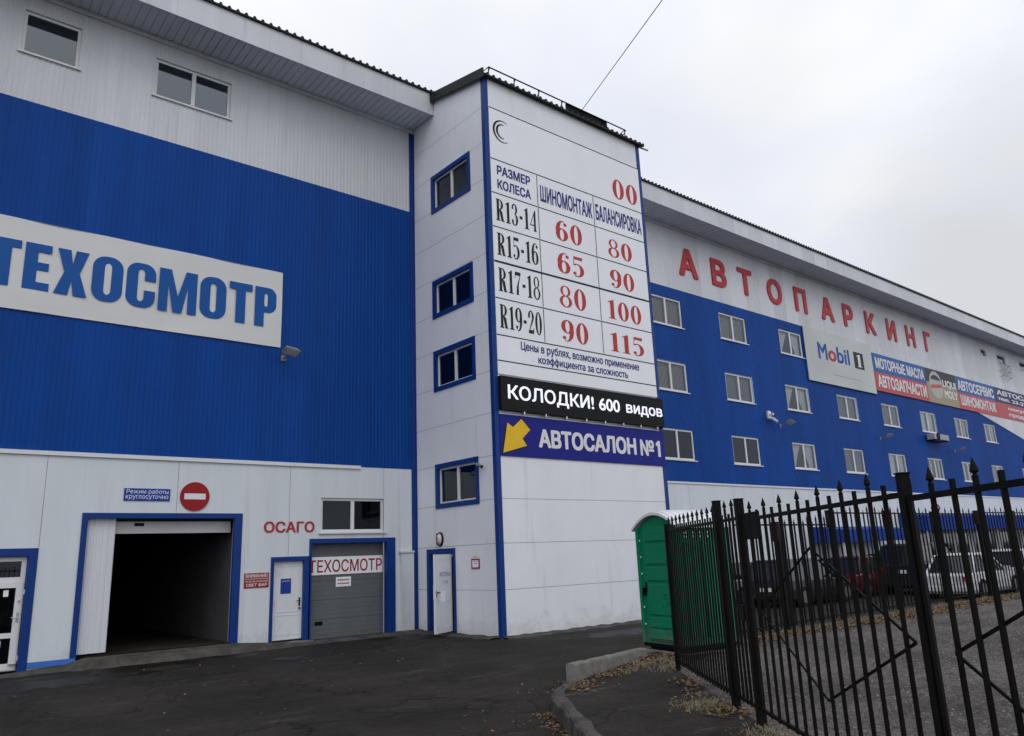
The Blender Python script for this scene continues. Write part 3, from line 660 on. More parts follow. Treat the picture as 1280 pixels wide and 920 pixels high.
# white wedge of cladding at the far right
wg = MB(); p0 = pix('M', 1219, 514); p1 = pix('M', 1280, 550)
sl_ = (p1[1] - p0[1]) / (p1[0] - p0[0])
pts = [p0, (p0[0] + 24, p0[1] + 24 * sl_), (XR, p0[1] + 24 * sl_), (XR, ZB1), (p0[0], ZB1)]
for i in range(len(pts)):
    a, b = pts[i], pts[(i + 1) % len(pts)]; wg.quad(wp('M', *a, 0.0), wp('M', *b, 0.0), wp('M', *b, 0.05), wp('M', *a, 0.05))
ppoly(wg, 'M', pts, 0.05)
pbox(wg, 'M', 28.0, p0[0] - .002, 11.4, ZB1 + .0, .0, .045)
build('white_cladding', wg, 'white_sheet', B)
# ends, back and roof
bx = MB(); BD = 24.0
bx.quad((XL, 0, -.1), (XL, 0, ZT), (XL, BD, ZT), (XL, BD, -.1)); bx.quad((XR, 0, -.1), (XR, BD, -.1), (XR, BD, ZT), (XR, 0, ZT)); bx.quad((XL, BD, -.1), (XL, BD, ZT), (XR, BD, ZT), (XR, BD, -.1))
build('rear_wall', bx, 'white_panel', B)
EO, EB, ET = 1.21, 15.67, 16.42           # eave overhang, soffit level, fascia top
for (xa, xb) in ((XL - .6, -0.004), (TW + .004, XR + .6)):
    sf = MB(); per = 0.2; x = xa; 
    while x < xb - 1e-6:
        x2 = min(x + per, xb)
        sf.quad((x, -EO + .01, EB), (x, 0.05, EB), (x + .17 * (x2 - x) / per, .05, EB), (x + .17 * (x2 - x) / per, -EO + .01, EB))
        xm = x + .17 * (x2 - x) / per
        sf.quad((xm, -EO + .01, EB), (xm, .05, EB), (xm, .05, EB + .02), (xm, -EO + .01, EB + .02)); sf.quad((xm, -EO + .01, EB + .02), (xm, .05, EB + .02), (x2, .05, EB + .02), (x2, -EO + .01, EB + .02)); sf.quad((x2, -EO + .01, EB + .02), (x2, .05, EB + .02), (x2, .05, EB), (x2, -EO + .01, EB))
        x = x2
    build('soffit', sf, 'soffit', B)
    fa = MB(); pbox(fa, 'M', xa, xb, EB - .02, ET, EO - .012, EO + .012)
    n_ = int((xb - xa) / 2.5)
    build('fascia', fa, 'white_sheet', B)
    mo = MB(); pbox(mo, 'M', xa, xb, ZT - .10, EB - .005, 0.014, 0.06); build('cornice_strip', mo, 'white_sheet', B)
    # corrugated metal roof edge
    rf = MB(); per = 0.23; x = xa; zt = ET + .02; sl2 = 0.12
    def rz(y): return zt + (y + EO + .08) * sl2
    while x < xb - 1e-6:
        x2 = min(x + per, xb); q = (x2 - x) / per
        pr_ = [(x, 0), (x + .12 * q, 0), (x + .15 * q, .065), (x + .20 * q, .065), (x2, 0)]
        for (a, ha), (b, hb) in zip(pr_, pr_[1:]):
            rf.quad((a, -EO - .08, rz(-EO - .08) + ha), (b, -EO - .08, rz(-EO - .08) + hb), (b, BD + .5, rz(BD + .5) + hb), (a, BD + .5, rz(BD + .5) + ha))
            rf.quad((a, -EO - .08, rz(-EO - .08) - .05), (b, -EO - .08, rz(-EO - .08) - .05), (b, -EO - .08, rz(-EO - .08) + hb), (a, -EO - .08, rz(-EO - .08) + ha))
        x = x2
    rf.quad((xa, -EO - .08, zt - .05), (xa, -EO + .1, zt - .05), (xb, -EO + .1, zt - .05), (xb, -EO - .08, zt - .05))
    build('roof', rf, 'roof_metal', B)
# ---- tower
TT = 15.62
JV = [1.14, 2.28, 3.40, 4.52, 5.65, 6.78, 7.9, 9.03, 10.15, 11.28, 12.4, 13.55, 14.68]
swin = [rect('S', (538.4, 224.9), (586.5, 188.1), (588.2, 236.2), (539.6, 269.3)), rect('S', (541.7, 352), (590.9, 328), (592.4, 375.5), (542.5, 399.5)), rect('S', (543.1, 441.5), (593.9, 418.9), (595.3, 472.9), (543.4, 490.5)), rect('S', (544.8, 581.8), (597.4, 570.7), (599, 628.4), (546, 636.3))]
su0 = sum(r[0] for r in swin) / 4; su1 = sum(r[1] for r in swin) / 4; swin = [(su0, su1, r[2], r[3]) for r in swin]
sdoor = rect('S', (534.6, 688), (568.5, 686.6), (570.5, 791), (536.5, 786)); sdoor = (sdoor[0], sdoor[1], -0.05, sdoor[3])
def tslope(y): return 15.62 + (y + PR) * 0.215
sw = sheet('S', 0.02, PR, -0.05, TT, swin + [sdoor], vjoint=JV, reveal=0.25)
sw.poly([wp('S', 0.02, TT), wp('S', PR, TT), wp('S', 0.02, tslope(0))])
build('stair_wall', sw, 'tower_panel', B)
fw = sheet('F', 0.0, TW, -0.05, TT, vjoint=JV); build('stair_wall', fw, 'tower_panel', B)
ew = MB(); ew.quad((TW, -PR, -.05), (TW, 0.05, -.05), (TW, 0.05, tslope(0)), (TW, -PR, TT)); build('stair_wall', ew, 'tower_panel', B)
jb = MB()
for z in JV:
    ppoly(jb, 'F', [(0, z - .02), (TW, z - .02), (TW, z + .02), (0, z + .02)], -0.008)
    if not any(r[2] < z < r[3] for r in swin + [sdoor]): ppoly(jb, 'S', [(0.02, z - .02), (PR, z - .02), (PR, z + .02), (0.02, z + .02)], -0.008)
    else:
        for r in swin + [sdoor]:
            if r[2] < z < r[3]:
                ppoly(jb, 'S', [(0.02, z - .02), (r[0], z - .02), (r[0], z + .02), (0.02, z + .02)], -0.008); ppoly(jb, 'S', [(r[1], z - .02), (PR, z - .02), (PR, z + .02), (r[1], z + .02)], -0.008)
build('joint_lining', jb, 'joint', B)
tr = MB()
tr.box(-0.022, 0.13, -PR - .022, -PR + .001, 0.02, TT - .02); tr.box(-0.022, 0.001, -PR + .001, -PR + .12, 0.02, TT - .02)
tr.box(TW - .13, TW + .022, -PR - .022, -PR + .001, 0.02, TT - .02); tr.box(TW - .001, TW + .022, -PR + .001, -PR + .10, 0.02, TT - .02)
pbox(tr, 'M', -0.17, -0.002, 0.0, ZT - .1, 0.002, 0.03); tr.box(-0.024, -0.001, -0.05, -0.031, 0, ZT - .1)
build('corner_trim', tr, 'blue_trim', B)
# tower roof: sloping sheet with gutter board along the side and corrugated front edge
rf = MB(); x = -.12; per = 0.23; xb = TW + .18
while x < xb - 1e-6:
    x2 = min(x + per, xb); q = (x2 - x) / per; y0, y1 = -PR - .16, 0.3
    pr_ = [(x, 0), (x + .12 * q, 0), (x + .15 * q, .06), (x + .20 * q, .06), (x2, 0)]
    for (a, ha), (b, hb) in zip(pr_, pr_[1:]):
        rf.quad((a, y0, tslope(y0) + .06 + ha), (b, y0, tslope(y0) + .06 + hb), (b, y1, tslope(y1) + .06 + hb), (a, y1, tslope(y1) + .06 + ha))
        rf.quad((a, y0, tslope(y0) + .01), (b, y0, tslope(y0) + .01), (b, y0, tslope(y0) + .06 + hb), (a, y0, tslope(y0) + .06 + ha))
    x = x2
rf.quad((-.12, -PR - .16, tslope(-PR - .16) + .01), (-.12, .3, tslope(.3) + .01), (xb, .3, tslope(.3) + .01), (xb, -PR - .16, tslope(-PR - .16) + .01))
sb = [(-.14, -PR - .18), (-.14, -0.9)]
rf.hexa([(-.15, -PR - .18, tslope(-PR - .18) - .10), (-.115, -PR - .18, tslope(-PR - .18) - .10), (-.115, -.9, tslope(-.9) - .10), (-.15, -.9, tslope(-.9) - .10), (-.15, -PR - .18, tslope(-PR - .18) + .20), (-.115, -PR - .18, tslope(-PR - .18) + .20), (-.115, -.9, tslope(-.9) + .20), (-.15, -.9, tslope(-.9) + .20)])
build('tower_roof', rf, 'roof_metal', B)
# snow rail along the tower's front edge
rl = MB(); yr = -PR + 0.05; zr = 15.68
xsr = [0.25 + 0.99 * i for i in range(7)]
rl.tube([(xsr[0], yr, zr + .40), (xsr[-1] + .05, yr, zr + .40)], .022, 6)
for x in xsr:
    rl.tube([(x, yr, zr), (x, yr, zr + .40)], .017, 6); rl.tube([(x + .05, yr, zr + .38), (x + .09, yr + .35, zr + .10)], .014, 6)
rl.tube([(xsr[0], yr, zr + .40), (xsr[0] - .1, yr + .6, zr + .25)], .015, 6); rl.tube([(xsr[-1], yr, zr + .40), (xsr[-1] - .25, yr + .2, zr + .08)], .015, 6)
R_ = build('roof_railing', rl, 'dark_metal', B)
pn = MB(); pn.box(3.45, 5.35, yr + .03, yr + .07, zr + .16, zr + .42); build('snow_board', pn, 'dark_metal', R_)
gt = MB(); gt.tube([(TW + .1, -PR - .02, 15.60), (TW + .42, -PR - .10, 15.55)], .035, 8); build('rain_spout', gt, 'pvc_old', B)

# ---- windows
def window(pl, r, frame_w=0.07, surround=None, sur_w=0.12, mull=1, fmat='pvc', glass='glass', inside=None, setback=0.05, room=True, sill=True):
    u0, u1, v0, v1 = r
    if surround:
        s = MB(); pframe(s, pl, u0 - .012, u1 + .012, v0 - .012, v1 + .012, sur_w, -0.06, 0.03); so_ = build('window', s, surround, B)
        u0 += sur_w - .02; u1 -= sur_w - .02; v0 += sur_w - .02; v1 -= sur_w - .02
        f = MB(); pframe(f, pl, u0, u1, v0, v1, frame_w, -setback - .07, -setback)
        for i in range(mull): uc = u0 + (u1 - u0) * (i + 1) / (mull + 1); pbox(f, pl, uc - .045, uc + .045, v0 + frame_w, v1 - frame_w, -setback - .07, -setback + .003)
        build('frame', f, fmat, so_); top = so_
    else:
        f = MB(); pframe(f, pl, u0 - .005, u1 + .005, v0 - .005, v1 + .005, frame_w, -setback - .07, -setback if setback > 0 else .02)
        dd = -setback if setback > 0 else .02
        for i in range(mull): uc = u0 + (u1 - u0) * (i + 1) / (mull + 1); pbox(f, pl, uc - .05, uc + .05, v0 + frame_w, v1 - frame_w, dd - .07, dd + .003)
        if sill: pbox(f, pl, u0 - .06, u1 + .06, v0 - .045, v0 - .006, -0.02, 0.06)
        top = build('window', f, fmat, B)
    g = MB(); dg_ = -setback - .035
    ppoly(g, pl, [(u0 + .03, v0 + .03), (u1 - .03, v0 + .03), (u1 - .03, v1 - .03), (u0 + .03, v1 - .03)], dg_)
    build('pane', g, glass, top)
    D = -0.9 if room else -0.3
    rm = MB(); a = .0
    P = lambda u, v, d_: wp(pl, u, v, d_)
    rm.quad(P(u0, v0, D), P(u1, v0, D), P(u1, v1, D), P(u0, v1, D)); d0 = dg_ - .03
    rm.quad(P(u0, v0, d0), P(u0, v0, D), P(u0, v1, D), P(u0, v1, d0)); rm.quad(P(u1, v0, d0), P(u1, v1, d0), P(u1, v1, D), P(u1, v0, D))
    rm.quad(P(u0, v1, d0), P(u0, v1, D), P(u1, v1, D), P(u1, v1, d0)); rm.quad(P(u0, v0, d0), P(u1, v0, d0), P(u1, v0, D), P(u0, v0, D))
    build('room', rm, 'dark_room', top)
    if inside == 'blind':
        b = MB(); n = 24
        for i in range(n):
            a0 = u0 + .04 + (u1 - u0 - .08) * i / n; a1 = u0 + .04 + (u1 - u0 - .08) * (i + 1) / n
            b.quad(P(a0, v0 + .04, dg_ - .10), P(a1, v0 + .04, dg_ - .12), P(a1, v1 - .04, dg_ - .12), P(a0, v1 - .04, dg_ - .10))
        build('blind', b, 'blind', top)
    elif inside == 'half':
        b = MB()
        for (fa_, fb_) in ((.02, .16), (.30, .44), (.56, .66), (.84, .98)):
            a0, a1 = u0 + (u1 - u0) * fa_, u0 + (u1 - u0) * fb_
            b.quad(P(a0, v0 + .04, dg_ - .10), P(a1, v0 + .04, dg_ - .13), P(a1, v1 - .04, dg_ - .13), P(a0, v1 - .04, dg_ - .10))
        build('curtain', b, 'curtain', top)
    elif inside in ('drape', 'drape_side'):
        b = MB(); n = 10; m_ = (u0 + u1) / 2
        for sgn in (0, 1):
            for i in range(n):
                # each curtain is full width at the top and gathered to the side at the sill
                for k in range(8):
                    def edge(fr, h):      # fr 0..1 across the curtain, h 0..1 from sill to top
                        gth = 0.38 + 0.62 * (h ** 1.3) if inside == 'drape' else (0.95 if sgn == 0 else 0.3 + .7 * h)
                        if sgn == 0: return u0 + .03 + (m_ - u0 - .03) * fr * gth
                        return u1 - .03 - (u1 - .03 - m_) * fr * gth
                    h0, h1 = k / 8, (k + 1) / 8; zz = lambda h: v0 + .03 + (v1 - v0 - .06) * h
                    dp = lambda q: dg_ - .12 - .03 * (q % 2)
                    b.quad(P(edge(i / n, h0), zz(h0), dp(i)), P(edge((i + 1) / n, h0), zz(h0), dp(i + 1)), P(edge((i + 1) / n, h1), zz(h1), dp(i + 1)), P(edge(i / n, h1), zz(h1), dp(i)))
        build('curtain', b, 'curtain', top)
    return top
for i, r in enumerate(topw): window('M', r, 0.075, mull=i, fmat='pvc', glass='glass')
for r in swin: window('S', r, 0.055, surround='blue_trim', sur_w=0.13, glass='glass_dark', inside='blind' if r[2] > 100 else None)
window('M', lwin, 0.075, glass='shop_glass', mull=1, setback=0.05)
pat = {'A': ['blind', 'blind', 'drape'], 'B': ['blind', 'blind', 'drape', 'blind', 'blind', 'drape_side', 'half', 'half'], 'C': [None, None, 'drape', 'blind', 'drape_side', 'half', 'half', 'blind', None, 'blind', 'drape']}
cnt = {'A': 0, 'B': 0, 'C': 0}
for k, r in rwin:
    window('M', r, 0.08, inside=pat[k][cnt[k]], glass='shop_glass' if pat[k][cnt[k]] is None else 'glass_clear', setback=0.03); cnt[k] += 1
for r in smallw: window('M', r, 0.05, mull=0, fmat='pvc_old', glass='glass_dark', sill=False)

# ---- garage gateway
gu0, gu1, gv1 = garage[0], garage[1], garage[3]
ft = MB(); pframe(ft, 'M', gu0 - .1, gu1 + .12, 0.1, gv1 + .09, .12, -0.05, 0.03, bottom=False, wl=.12, wr=.2)
ga = build('gateway_frame', ft, 'blue_trim', B)
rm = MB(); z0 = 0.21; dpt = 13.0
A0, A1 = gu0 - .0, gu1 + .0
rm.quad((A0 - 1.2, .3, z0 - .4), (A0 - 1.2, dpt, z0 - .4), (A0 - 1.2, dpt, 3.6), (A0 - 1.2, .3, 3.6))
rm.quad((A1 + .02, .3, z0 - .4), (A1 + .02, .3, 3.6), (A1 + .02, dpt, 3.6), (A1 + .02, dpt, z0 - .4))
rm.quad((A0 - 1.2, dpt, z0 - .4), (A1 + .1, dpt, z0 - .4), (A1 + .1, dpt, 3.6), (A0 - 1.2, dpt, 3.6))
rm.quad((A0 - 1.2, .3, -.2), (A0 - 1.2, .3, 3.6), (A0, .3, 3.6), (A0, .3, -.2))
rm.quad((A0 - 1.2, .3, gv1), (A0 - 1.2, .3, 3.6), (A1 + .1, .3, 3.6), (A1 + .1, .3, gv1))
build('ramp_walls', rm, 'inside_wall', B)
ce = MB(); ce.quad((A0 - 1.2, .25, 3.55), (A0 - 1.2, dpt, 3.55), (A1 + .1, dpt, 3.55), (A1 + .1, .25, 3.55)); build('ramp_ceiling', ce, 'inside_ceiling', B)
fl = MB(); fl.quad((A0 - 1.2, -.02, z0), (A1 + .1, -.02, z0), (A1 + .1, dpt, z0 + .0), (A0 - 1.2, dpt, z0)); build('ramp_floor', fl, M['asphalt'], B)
# shutter half rolled up, and the fixed ribbed leaf on the left
zs0 = 2.80; sh = MB(); pbox(sh, 'M', gu0 + .62, gu1 - .07, zs0, zs0 + .27, -0.32, -0.26); so2 = build('roller_shutter', sh, 'pvc_old', B)
sh2 = MB(); pbox(sh2, 'M', gu0 + .62, gu1 - .07, zs0 + .272, gv1 + .2, -0.34, -0.28); build('shutter_slats', sh2, 'dark_room', so2)
hb = MB(); pbox(hb, 'M', gu0 + 1.05, gu0 + 1.25, zs0 + .17, zs0 + .24, -0.26, -0.235); build('handle', hb, 'dark_metal', so2)
lf = sheet('M', gu0 + .02, gu0 + .62, 0.26, gv1 - .02, period=0.12, depth=0.012, d=-0.12); pbox(lf, 'M', gu0 + .02, gu0 + .615, .26, gv1 - .02, -.17, -.125)
build('side_leaf', lf, 'white_sheet', B)

# ---- doors
# shop door at the left edge
s0, s1, sv = shopdoor[0], shopdoor[1], shopdoor[3]
f = MB(); pframe(f, 'M', s0 - .05, s1 + .05, 0.03, sv + .05, .16, -0.08, 0.035, bottom=False); dr = build('glazed_door', f, 'blue_trim', B)
u1_ = s1 - .12; u0_ = s0 + .12; vt = sv - .12
pf = MB(); pframe(pf, 'M', u0_, u1_, 0.08, vt, .09, -.16, -.08); zt1 = vt - .44
pbox(pf, 'M', u0_ + .09, u1_ - .09, zt1 - .06, zt1 + .03, -.16, -.078); um_ = u1_ - 1.02
pframe(pf, 'M', um_, u1_ - .02, 0.10, zt1 - .06, .125, -.14, -.06); pbox(pf, 'M', um_ + .1, u1_ - .1, 0.72, 0.82, -.14, -.062)
pframe(pf, 'M', u0_ + .05, um_ - .01, 0.10, zt1 - .06, .125, -.14, -.06); pbox(pf, 'M', u0_ + .1, um_ - .1, 0.72, 0.82, -.14, -.062)
build('frame', pf, 'pvc', dr)
g = MB(); ppoly(g, 'M', [(u0_ + .05, .12), (u1_ - .05, .12), (u1_ - .05, vt - .05), (u0_ + .05, vt - .05)], -.11); build('pane', g, 'shop_glass', dr)
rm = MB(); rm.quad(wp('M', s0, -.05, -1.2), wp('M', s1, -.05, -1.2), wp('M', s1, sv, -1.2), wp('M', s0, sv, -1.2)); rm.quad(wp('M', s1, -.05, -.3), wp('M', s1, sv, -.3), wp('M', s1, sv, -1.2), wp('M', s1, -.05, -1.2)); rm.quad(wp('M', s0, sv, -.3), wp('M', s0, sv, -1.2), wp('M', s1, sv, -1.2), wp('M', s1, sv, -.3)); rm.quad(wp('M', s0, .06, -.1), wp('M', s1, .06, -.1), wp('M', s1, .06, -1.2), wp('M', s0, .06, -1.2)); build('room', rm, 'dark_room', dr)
h = MB(); zz = 1.12; uu = u1_ - .07; h.tube([wp('M', uu, zz, -.06), wp('M', uu, zz, .0), wp('M', uu - .12, zz, .01)], .011, 6); pbox(h, 'M', uu - .02, uu + .02, zz - .1, zz + .1, -.06, -.052); h.tube([wp('M', uu, 1.45, -.06), wp('M', uu, 1.45, -.02)], .02, 8); build('handle', h, 'chrome', dr)
for z in (.32, 1.62): build('hinge', MB().tube([wp('M', u1_ + .005, z - .05, -.045), wp('M', u1_ + .005, z + .05, -.045)], .014, 8), 'pvc', dr)
# white metal door
d0, d1, dv1 = wdoor[0], wdoor[1], wdoor[3]; zlo = 0.09
f = MB(); pframe(f, 'M', d0 - .03, d1 + .03, zlo, dv1 + .03, .1, -0.20, 0.03, bottom=False, wl=.08, wr=.17, wt=.11); wd = build('metal_door', f, 'blue_trim', B)
a0, a1, a2 = d0 + .05, d1 - .14, dv1 - .08
lf = MB(); pbox(lf, 'M', a0, a1, zlo + .05, a2, -.12, -.07); pframe(lf, 'M', a0 + .1, a1 - .1, .80, a2 - .12, .02, -.072, -.062); pframe(lf, 'M', a0 + .1, a1 - .1, zlo + .16, .74, .02, -.072, -.062)
build('leaf', lf, 'door_white', wd)
h = MB(); h.tube([wp('M', a1 - .07, 1.06, -.07), wp('M', a1 - .07, 1.06, -.01), wp('M', a1 - .18, 1.06, -.005)], .011, 6); pbox(h, 'M', a1 - .09, a1 - .05, .93, 1.14, -.07, -.062); h.tube([wp('M', a1 - .07, .88, -.07), wp('M', a1 - .07, .88, -.03)], .024, 8); build('handle', h, 'dark_metal', wd)
for z in (.4, 1.5): build('hinge', pbox(MB(), 'M', a0 - .012, a0 + .05, z, z + .1, -.07, -.055), 'pvc_old', wd)
th = MB(); pbox(th, 'M', d0 - .03, d1 + .06, -.05, zlo - .002, -.2, .22); build('threshold', th, 'concrete', wd)
# grey sectional gate
g0, g1, gvt = ggate[0], ggate[1], ggate[3]; zlo = 0.055
f = MB(); pframe(f, 'M', g0 - .02, g1 + .02, zlo, gvt + .03, .1, -0.26, 0.03, bottom=False, wl=.07, wr=.28, wt=.12); gg = build('sectional_gate', f, 'blue_trim', B)
a0, a1, a2 = g0 + .05, g1 - .262, gvt - .09
lf = MB(); nsec = 5; hs_ = (a2 - zlo) / nsec
for i in range(nsec):
    za, zb_ = zlo + hs_ * i + .004, zlo + hs_ * (i + 1) - .004
    pbox(lf, 'M', a0, a1, za, zb_, -.24, -.20)
    for k in range(1, 4): zq = za + (zb_ - za) * k / 4; pbox(lf, 'M', a0, a1, zq - .006, zq + .006, -.2, -.196)
bkk = MB(); pbox(bkk, 'M', a0, a1, zlo, a2, -.27, -.243); lf.add(bkk)
build('leaf', lf, 'grey_gate', gg)
h = MB(); pbox(h, 'M', a0 + .22, a0 + .44, .40, .49, -.2, -.188); build('handle', h, 'dark_metal', gg)
# pipe casing beside the corner
pc = MB(); c0 = pix('M', 500, 700)[0]; pbox(pc, 'M', c0, -0.175, 0.06, 2.17, .004, .10); pbox(pc, 'M', c0 - .05, -.175, 2.172, 2.22, .004, .14); build('pipe_casing', pc, 'white_panel', B)
# blue ledge between shop door and gateway
lg = MB(); pbox(lg, 'M', s1 + .055, gu0 - .0, 0.10, 0.21, .004, .05); build('plinth_strip', lg, 'blue_ledge', B)
# stair door, leaf ajar
t0, t1, tv = sdoor[0], sdoor[1], sdoor[3]
f = MB(); pframe(f, 'S', t0 - .03, t1 + .03, 0.05, tv + .03, .1, -0.10, 0.03, bottom=False, wl=.14, wr=.09, wt=.14); sdo = build('stair_door', f, 'blue_trim', B)
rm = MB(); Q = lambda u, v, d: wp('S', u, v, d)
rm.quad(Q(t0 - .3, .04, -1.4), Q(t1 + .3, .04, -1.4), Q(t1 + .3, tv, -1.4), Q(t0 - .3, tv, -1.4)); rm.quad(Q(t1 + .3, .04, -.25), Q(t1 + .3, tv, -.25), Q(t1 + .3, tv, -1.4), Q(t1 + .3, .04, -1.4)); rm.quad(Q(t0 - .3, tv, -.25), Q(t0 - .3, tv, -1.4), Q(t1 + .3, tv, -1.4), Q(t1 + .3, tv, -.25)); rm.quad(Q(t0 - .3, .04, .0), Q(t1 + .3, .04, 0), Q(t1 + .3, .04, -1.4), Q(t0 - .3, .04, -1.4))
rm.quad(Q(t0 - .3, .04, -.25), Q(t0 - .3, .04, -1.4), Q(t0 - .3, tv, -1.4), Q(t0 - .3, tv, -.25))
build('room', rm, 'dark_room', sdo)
lw = .90; ang = math.radians(117)
hd = Vector((-math.sin(ang), math.cos(ang), 0)); hx = Vector((-0.045, -(t1 - .10), 0)) + hd * lw
dirv = -hd; nrm = Vector((-hd.y, hd.x, 0))
jm = MB(); pframe(jm, 'S', t0 + .115, t1 - .07, .06, tv - .115, .09, -.16, -.101, bottom=False); pbox(jm, 'S', t0 + .13, t0 + .16, .85, 1.25, -.101, -.07); build('inner_frame', jm, 'pvc', sdo)
def lp(a, z, n): return hx + dirv * a + nrm * n + Vector((0, 0, z))
def lbox(mb, a0, a1, z0, z1, n0, n1): return mb.hexa([lp(a0, z0, n1), lp(a1, z0, n1), lp(a1, z0, n0), lp(a0, z0, n0), lp(a0, z1, n1), lp(a1, z1, n1), lp(a1, z1, n0), lp(a0, z1, n0)])
lf = MB(); lbox(lf, 0, lw, .10, tv - .13, -.06, .0)
for z0_, z1_ in ((.22, .80), (.90, tv - .25)):
    for (x0_, x1_, y0_, y1_) in ((.12, lw - .1, z0_, z0_ + .02), (.12, lw - .1, z1_ - .02, z1_), (.12, .14, z0_ + .02, z1_ - .02), (lw - .12, lw - .1, z0_ + .02, z1_ - .02)): lbox(lf, x0_, x1_, y0_, y1_, .0, .007)
leaf = build('leaf', lf, 'door_white', sdo)
h = MB(); lbox(h, .04, .07, 1.0, 1.16, .001, .008); lbox(h, .04, .17, 1.10, 1.125, .03, .05); lbox(h, .045, .065, 1.10, 1.125, .008, .03); build('handle', h, 'dark_metal', leaf)
for z in (.35, 1.35, 1.68): build('hinge', MB().tube([lp(lw + .02, z - .06, -.03), lp(lw + .02, z + .06, -.03)], .018, 8), 'pvc', leaf)
# lettering on the leaf
def leaf_text(mb, body, a0, a1, z0, z1, n, off=0.02):
    vs, fs = text_contours_mesh(body, 0); x0, x1 = min(v.x for v in vs), max(v.x for v in vs); y0, y1 = min(v.y for v in vs), max(v.y for v in vs); k = len(mb.v)
    for v in vs: mb.v.append(lp(a0 + (v.x - x0) / (x1 - x0) * (a1 - a0), z0 + (v.y - y0) / (y1 - y0) * (z1 - z0), n + v.z * .0002))
    for q in fs: mb.f.append(tuple(k + i for i in q))
tx = MB(); leaf_text(tx, 'АПТЕКА', .22, lw - .06, 1.51, 1.62, .004); build('lettering', tx, 'sign_blue', leaf)
tx = MB(); leaf_text(tx, '1 эт', .40, lw - .22, 1.32, 1.41, .004); build('lettering', tx, 'sign_blue', leaf)
pp_ = MB(); lbox(pp_, .24, .50, .86, 1.14, .0075, .009); build('paper', pp_, 'vinyl_white', leaf)

# ================================================================== SIGNS
def board(name, label, cat, pl, r, d, th=0.03, mat='vinyl_white', group=None):
    u0, u1, v0, v1 = r; o = thing(name, label, cat, tuple(wp(pl, (u0 + u1) / 2, v0, 0)), group=group)
    p = MB(); pbox(p, pl, u0, u1, v0, v1, d, d + th); build('panel', p, mat, o); return o
# big banner ТЕХОСМОТР
u1b = pix('M', 351, 400)[0]; br = (-13.9, u1b, 7.66, 9.80)
o = thing('banner', 'long white banner reading ТЕХОСМОТР in heavy blue capitals on the blue wall', 'banner', (-9, -0.02, 7.66))
p = MB(); nx, nz_ = 60, 10
def bz(u, v): return 0.035 + 0.010 * math.sin(u * 3.1 + v) + 0.008 * math.sin(u * 1.3 - v * 2.2 + 1)
for i in range(nx):
    for k in range(nz_):
        ua, ub = br[0] + (br[1] - br[0]) * i / nx, br[0] + (br[1] - br[0]) * (i + 1) / nx; va, vb = br[2] + (br[3] - br[2]) * k / nz_, br[2] + (br[3] - br[2]) * (k + 1) / nz_
        p.quad(wp('M', ua, va, bz(ua, va)), wp('M', ub, va, bz(ub, va)), wp('M', ub, vb, bz(ub, vb)), wp('M', ua, vb, bz(ua, vb)))
for (a, b, c, e) in ((br[0], br[1], br[2], br[2]), (br[0], br[1], br[3], br[3]), (br[0], br[0], br[2], br[3]), (br[1], br[1], br[2], br[3])):
    p.quad(wp('M', a, c, 0.005), wp('M', b, e, 0.005), wp('M', b, e, .04), wp('M', a, c, .04))
build('cloth', p, 'banner_cream', o, smooth=True)
t = MB(); glyphs(t, 'M', 'ТЕХОСМОТР', -11.03, -4.47, 8.17, 9.27, 0.058, heavy, 0.085); build('lettering', t, 'letter_blue', o)

# price board on the tower
PB = (0.14, TW - .135, 6.69, 14.69)
o = thing('price_board', 'tall white tyre service price table with red prices on the stair tower', 'price board', (3.4, -PR, 6.69))
p = MB(); pbox(p, 'F', PB[0], PB[1], PB[2], PB[3], 0.004, 0.03); build('panel', p, 'vinyl_white', o)
ZL = [13.04, 11.98, 10.94, 9.90, 8.83, 7.78, 7.06]
ln = MB(); dl = 0.033
def hl(z, u0=PB[0], u1=PB[1], t=.016): ppoly(ln, 'F', [(u0, z - t), (u1, z - t), (u1, z + t), (u0, z + t)], dl)
for z in ZL: hl(z, t=.03 if z == 9.90 else .016)
hl(14.68); 
for x, za, zb2 in ((1.89, 7.78, 13.04), (4.28, 7.78, 13.04)):
    cuts = [z for z in ZL if za <= z <= zb2][::-1]
    for a, b in zip(cuts, cuts[1:]): ppoly(ln, 'F', [(x - .014, a + .032), (x + .014, a + .032), (x + .014, b - .032), (x - .014, b - .032)], dl)
build('grid_lines', ln, 'print_black', o)
def pl_(body, u0, u1, v0, v1, off, name='heading'): return line(o, 'F', body, u0, u1, v0, v1, .034, off, 'print_blue', name)
pl_('РАЗМЕР', .36, 1.62, 12.58, 12.88, .035); pl_('КОЛЕСА', .36, 1.62, 12.14, 12.44, .035)
pl_('ШИНОМОНТАЖ', 2.0, 4.2, 12.20, 12.74, .03); pl_('БАЛАНСИРОВКА', 4.36, 6.53, 12.22, 12.78, .03)
pl_('Цены в рублях, возможно применение', .98, 5.85, 7.40, 7.70, .022, 'footnote'); pl_('коэффициента за сложность', 1.60, 5.30, 7.10, 7.38, .022, 'footnote')
rows_ = [(10.94, 11.98, 'R13-14', '60', '80'), (9.90, 10.94, 'R15-16', '65', '90'), (8.83, 9.90, 'R17-18', '80', '100'), (7.78, 8.83, 'R19-20', '90', '115')]
def gl(body, u0, u1, v0, v1, mat, name, tr_): return build(name, glyphs(MB(), 'F', body, u0, u1, v0, v1, .034, didone, tr_), mat, o)
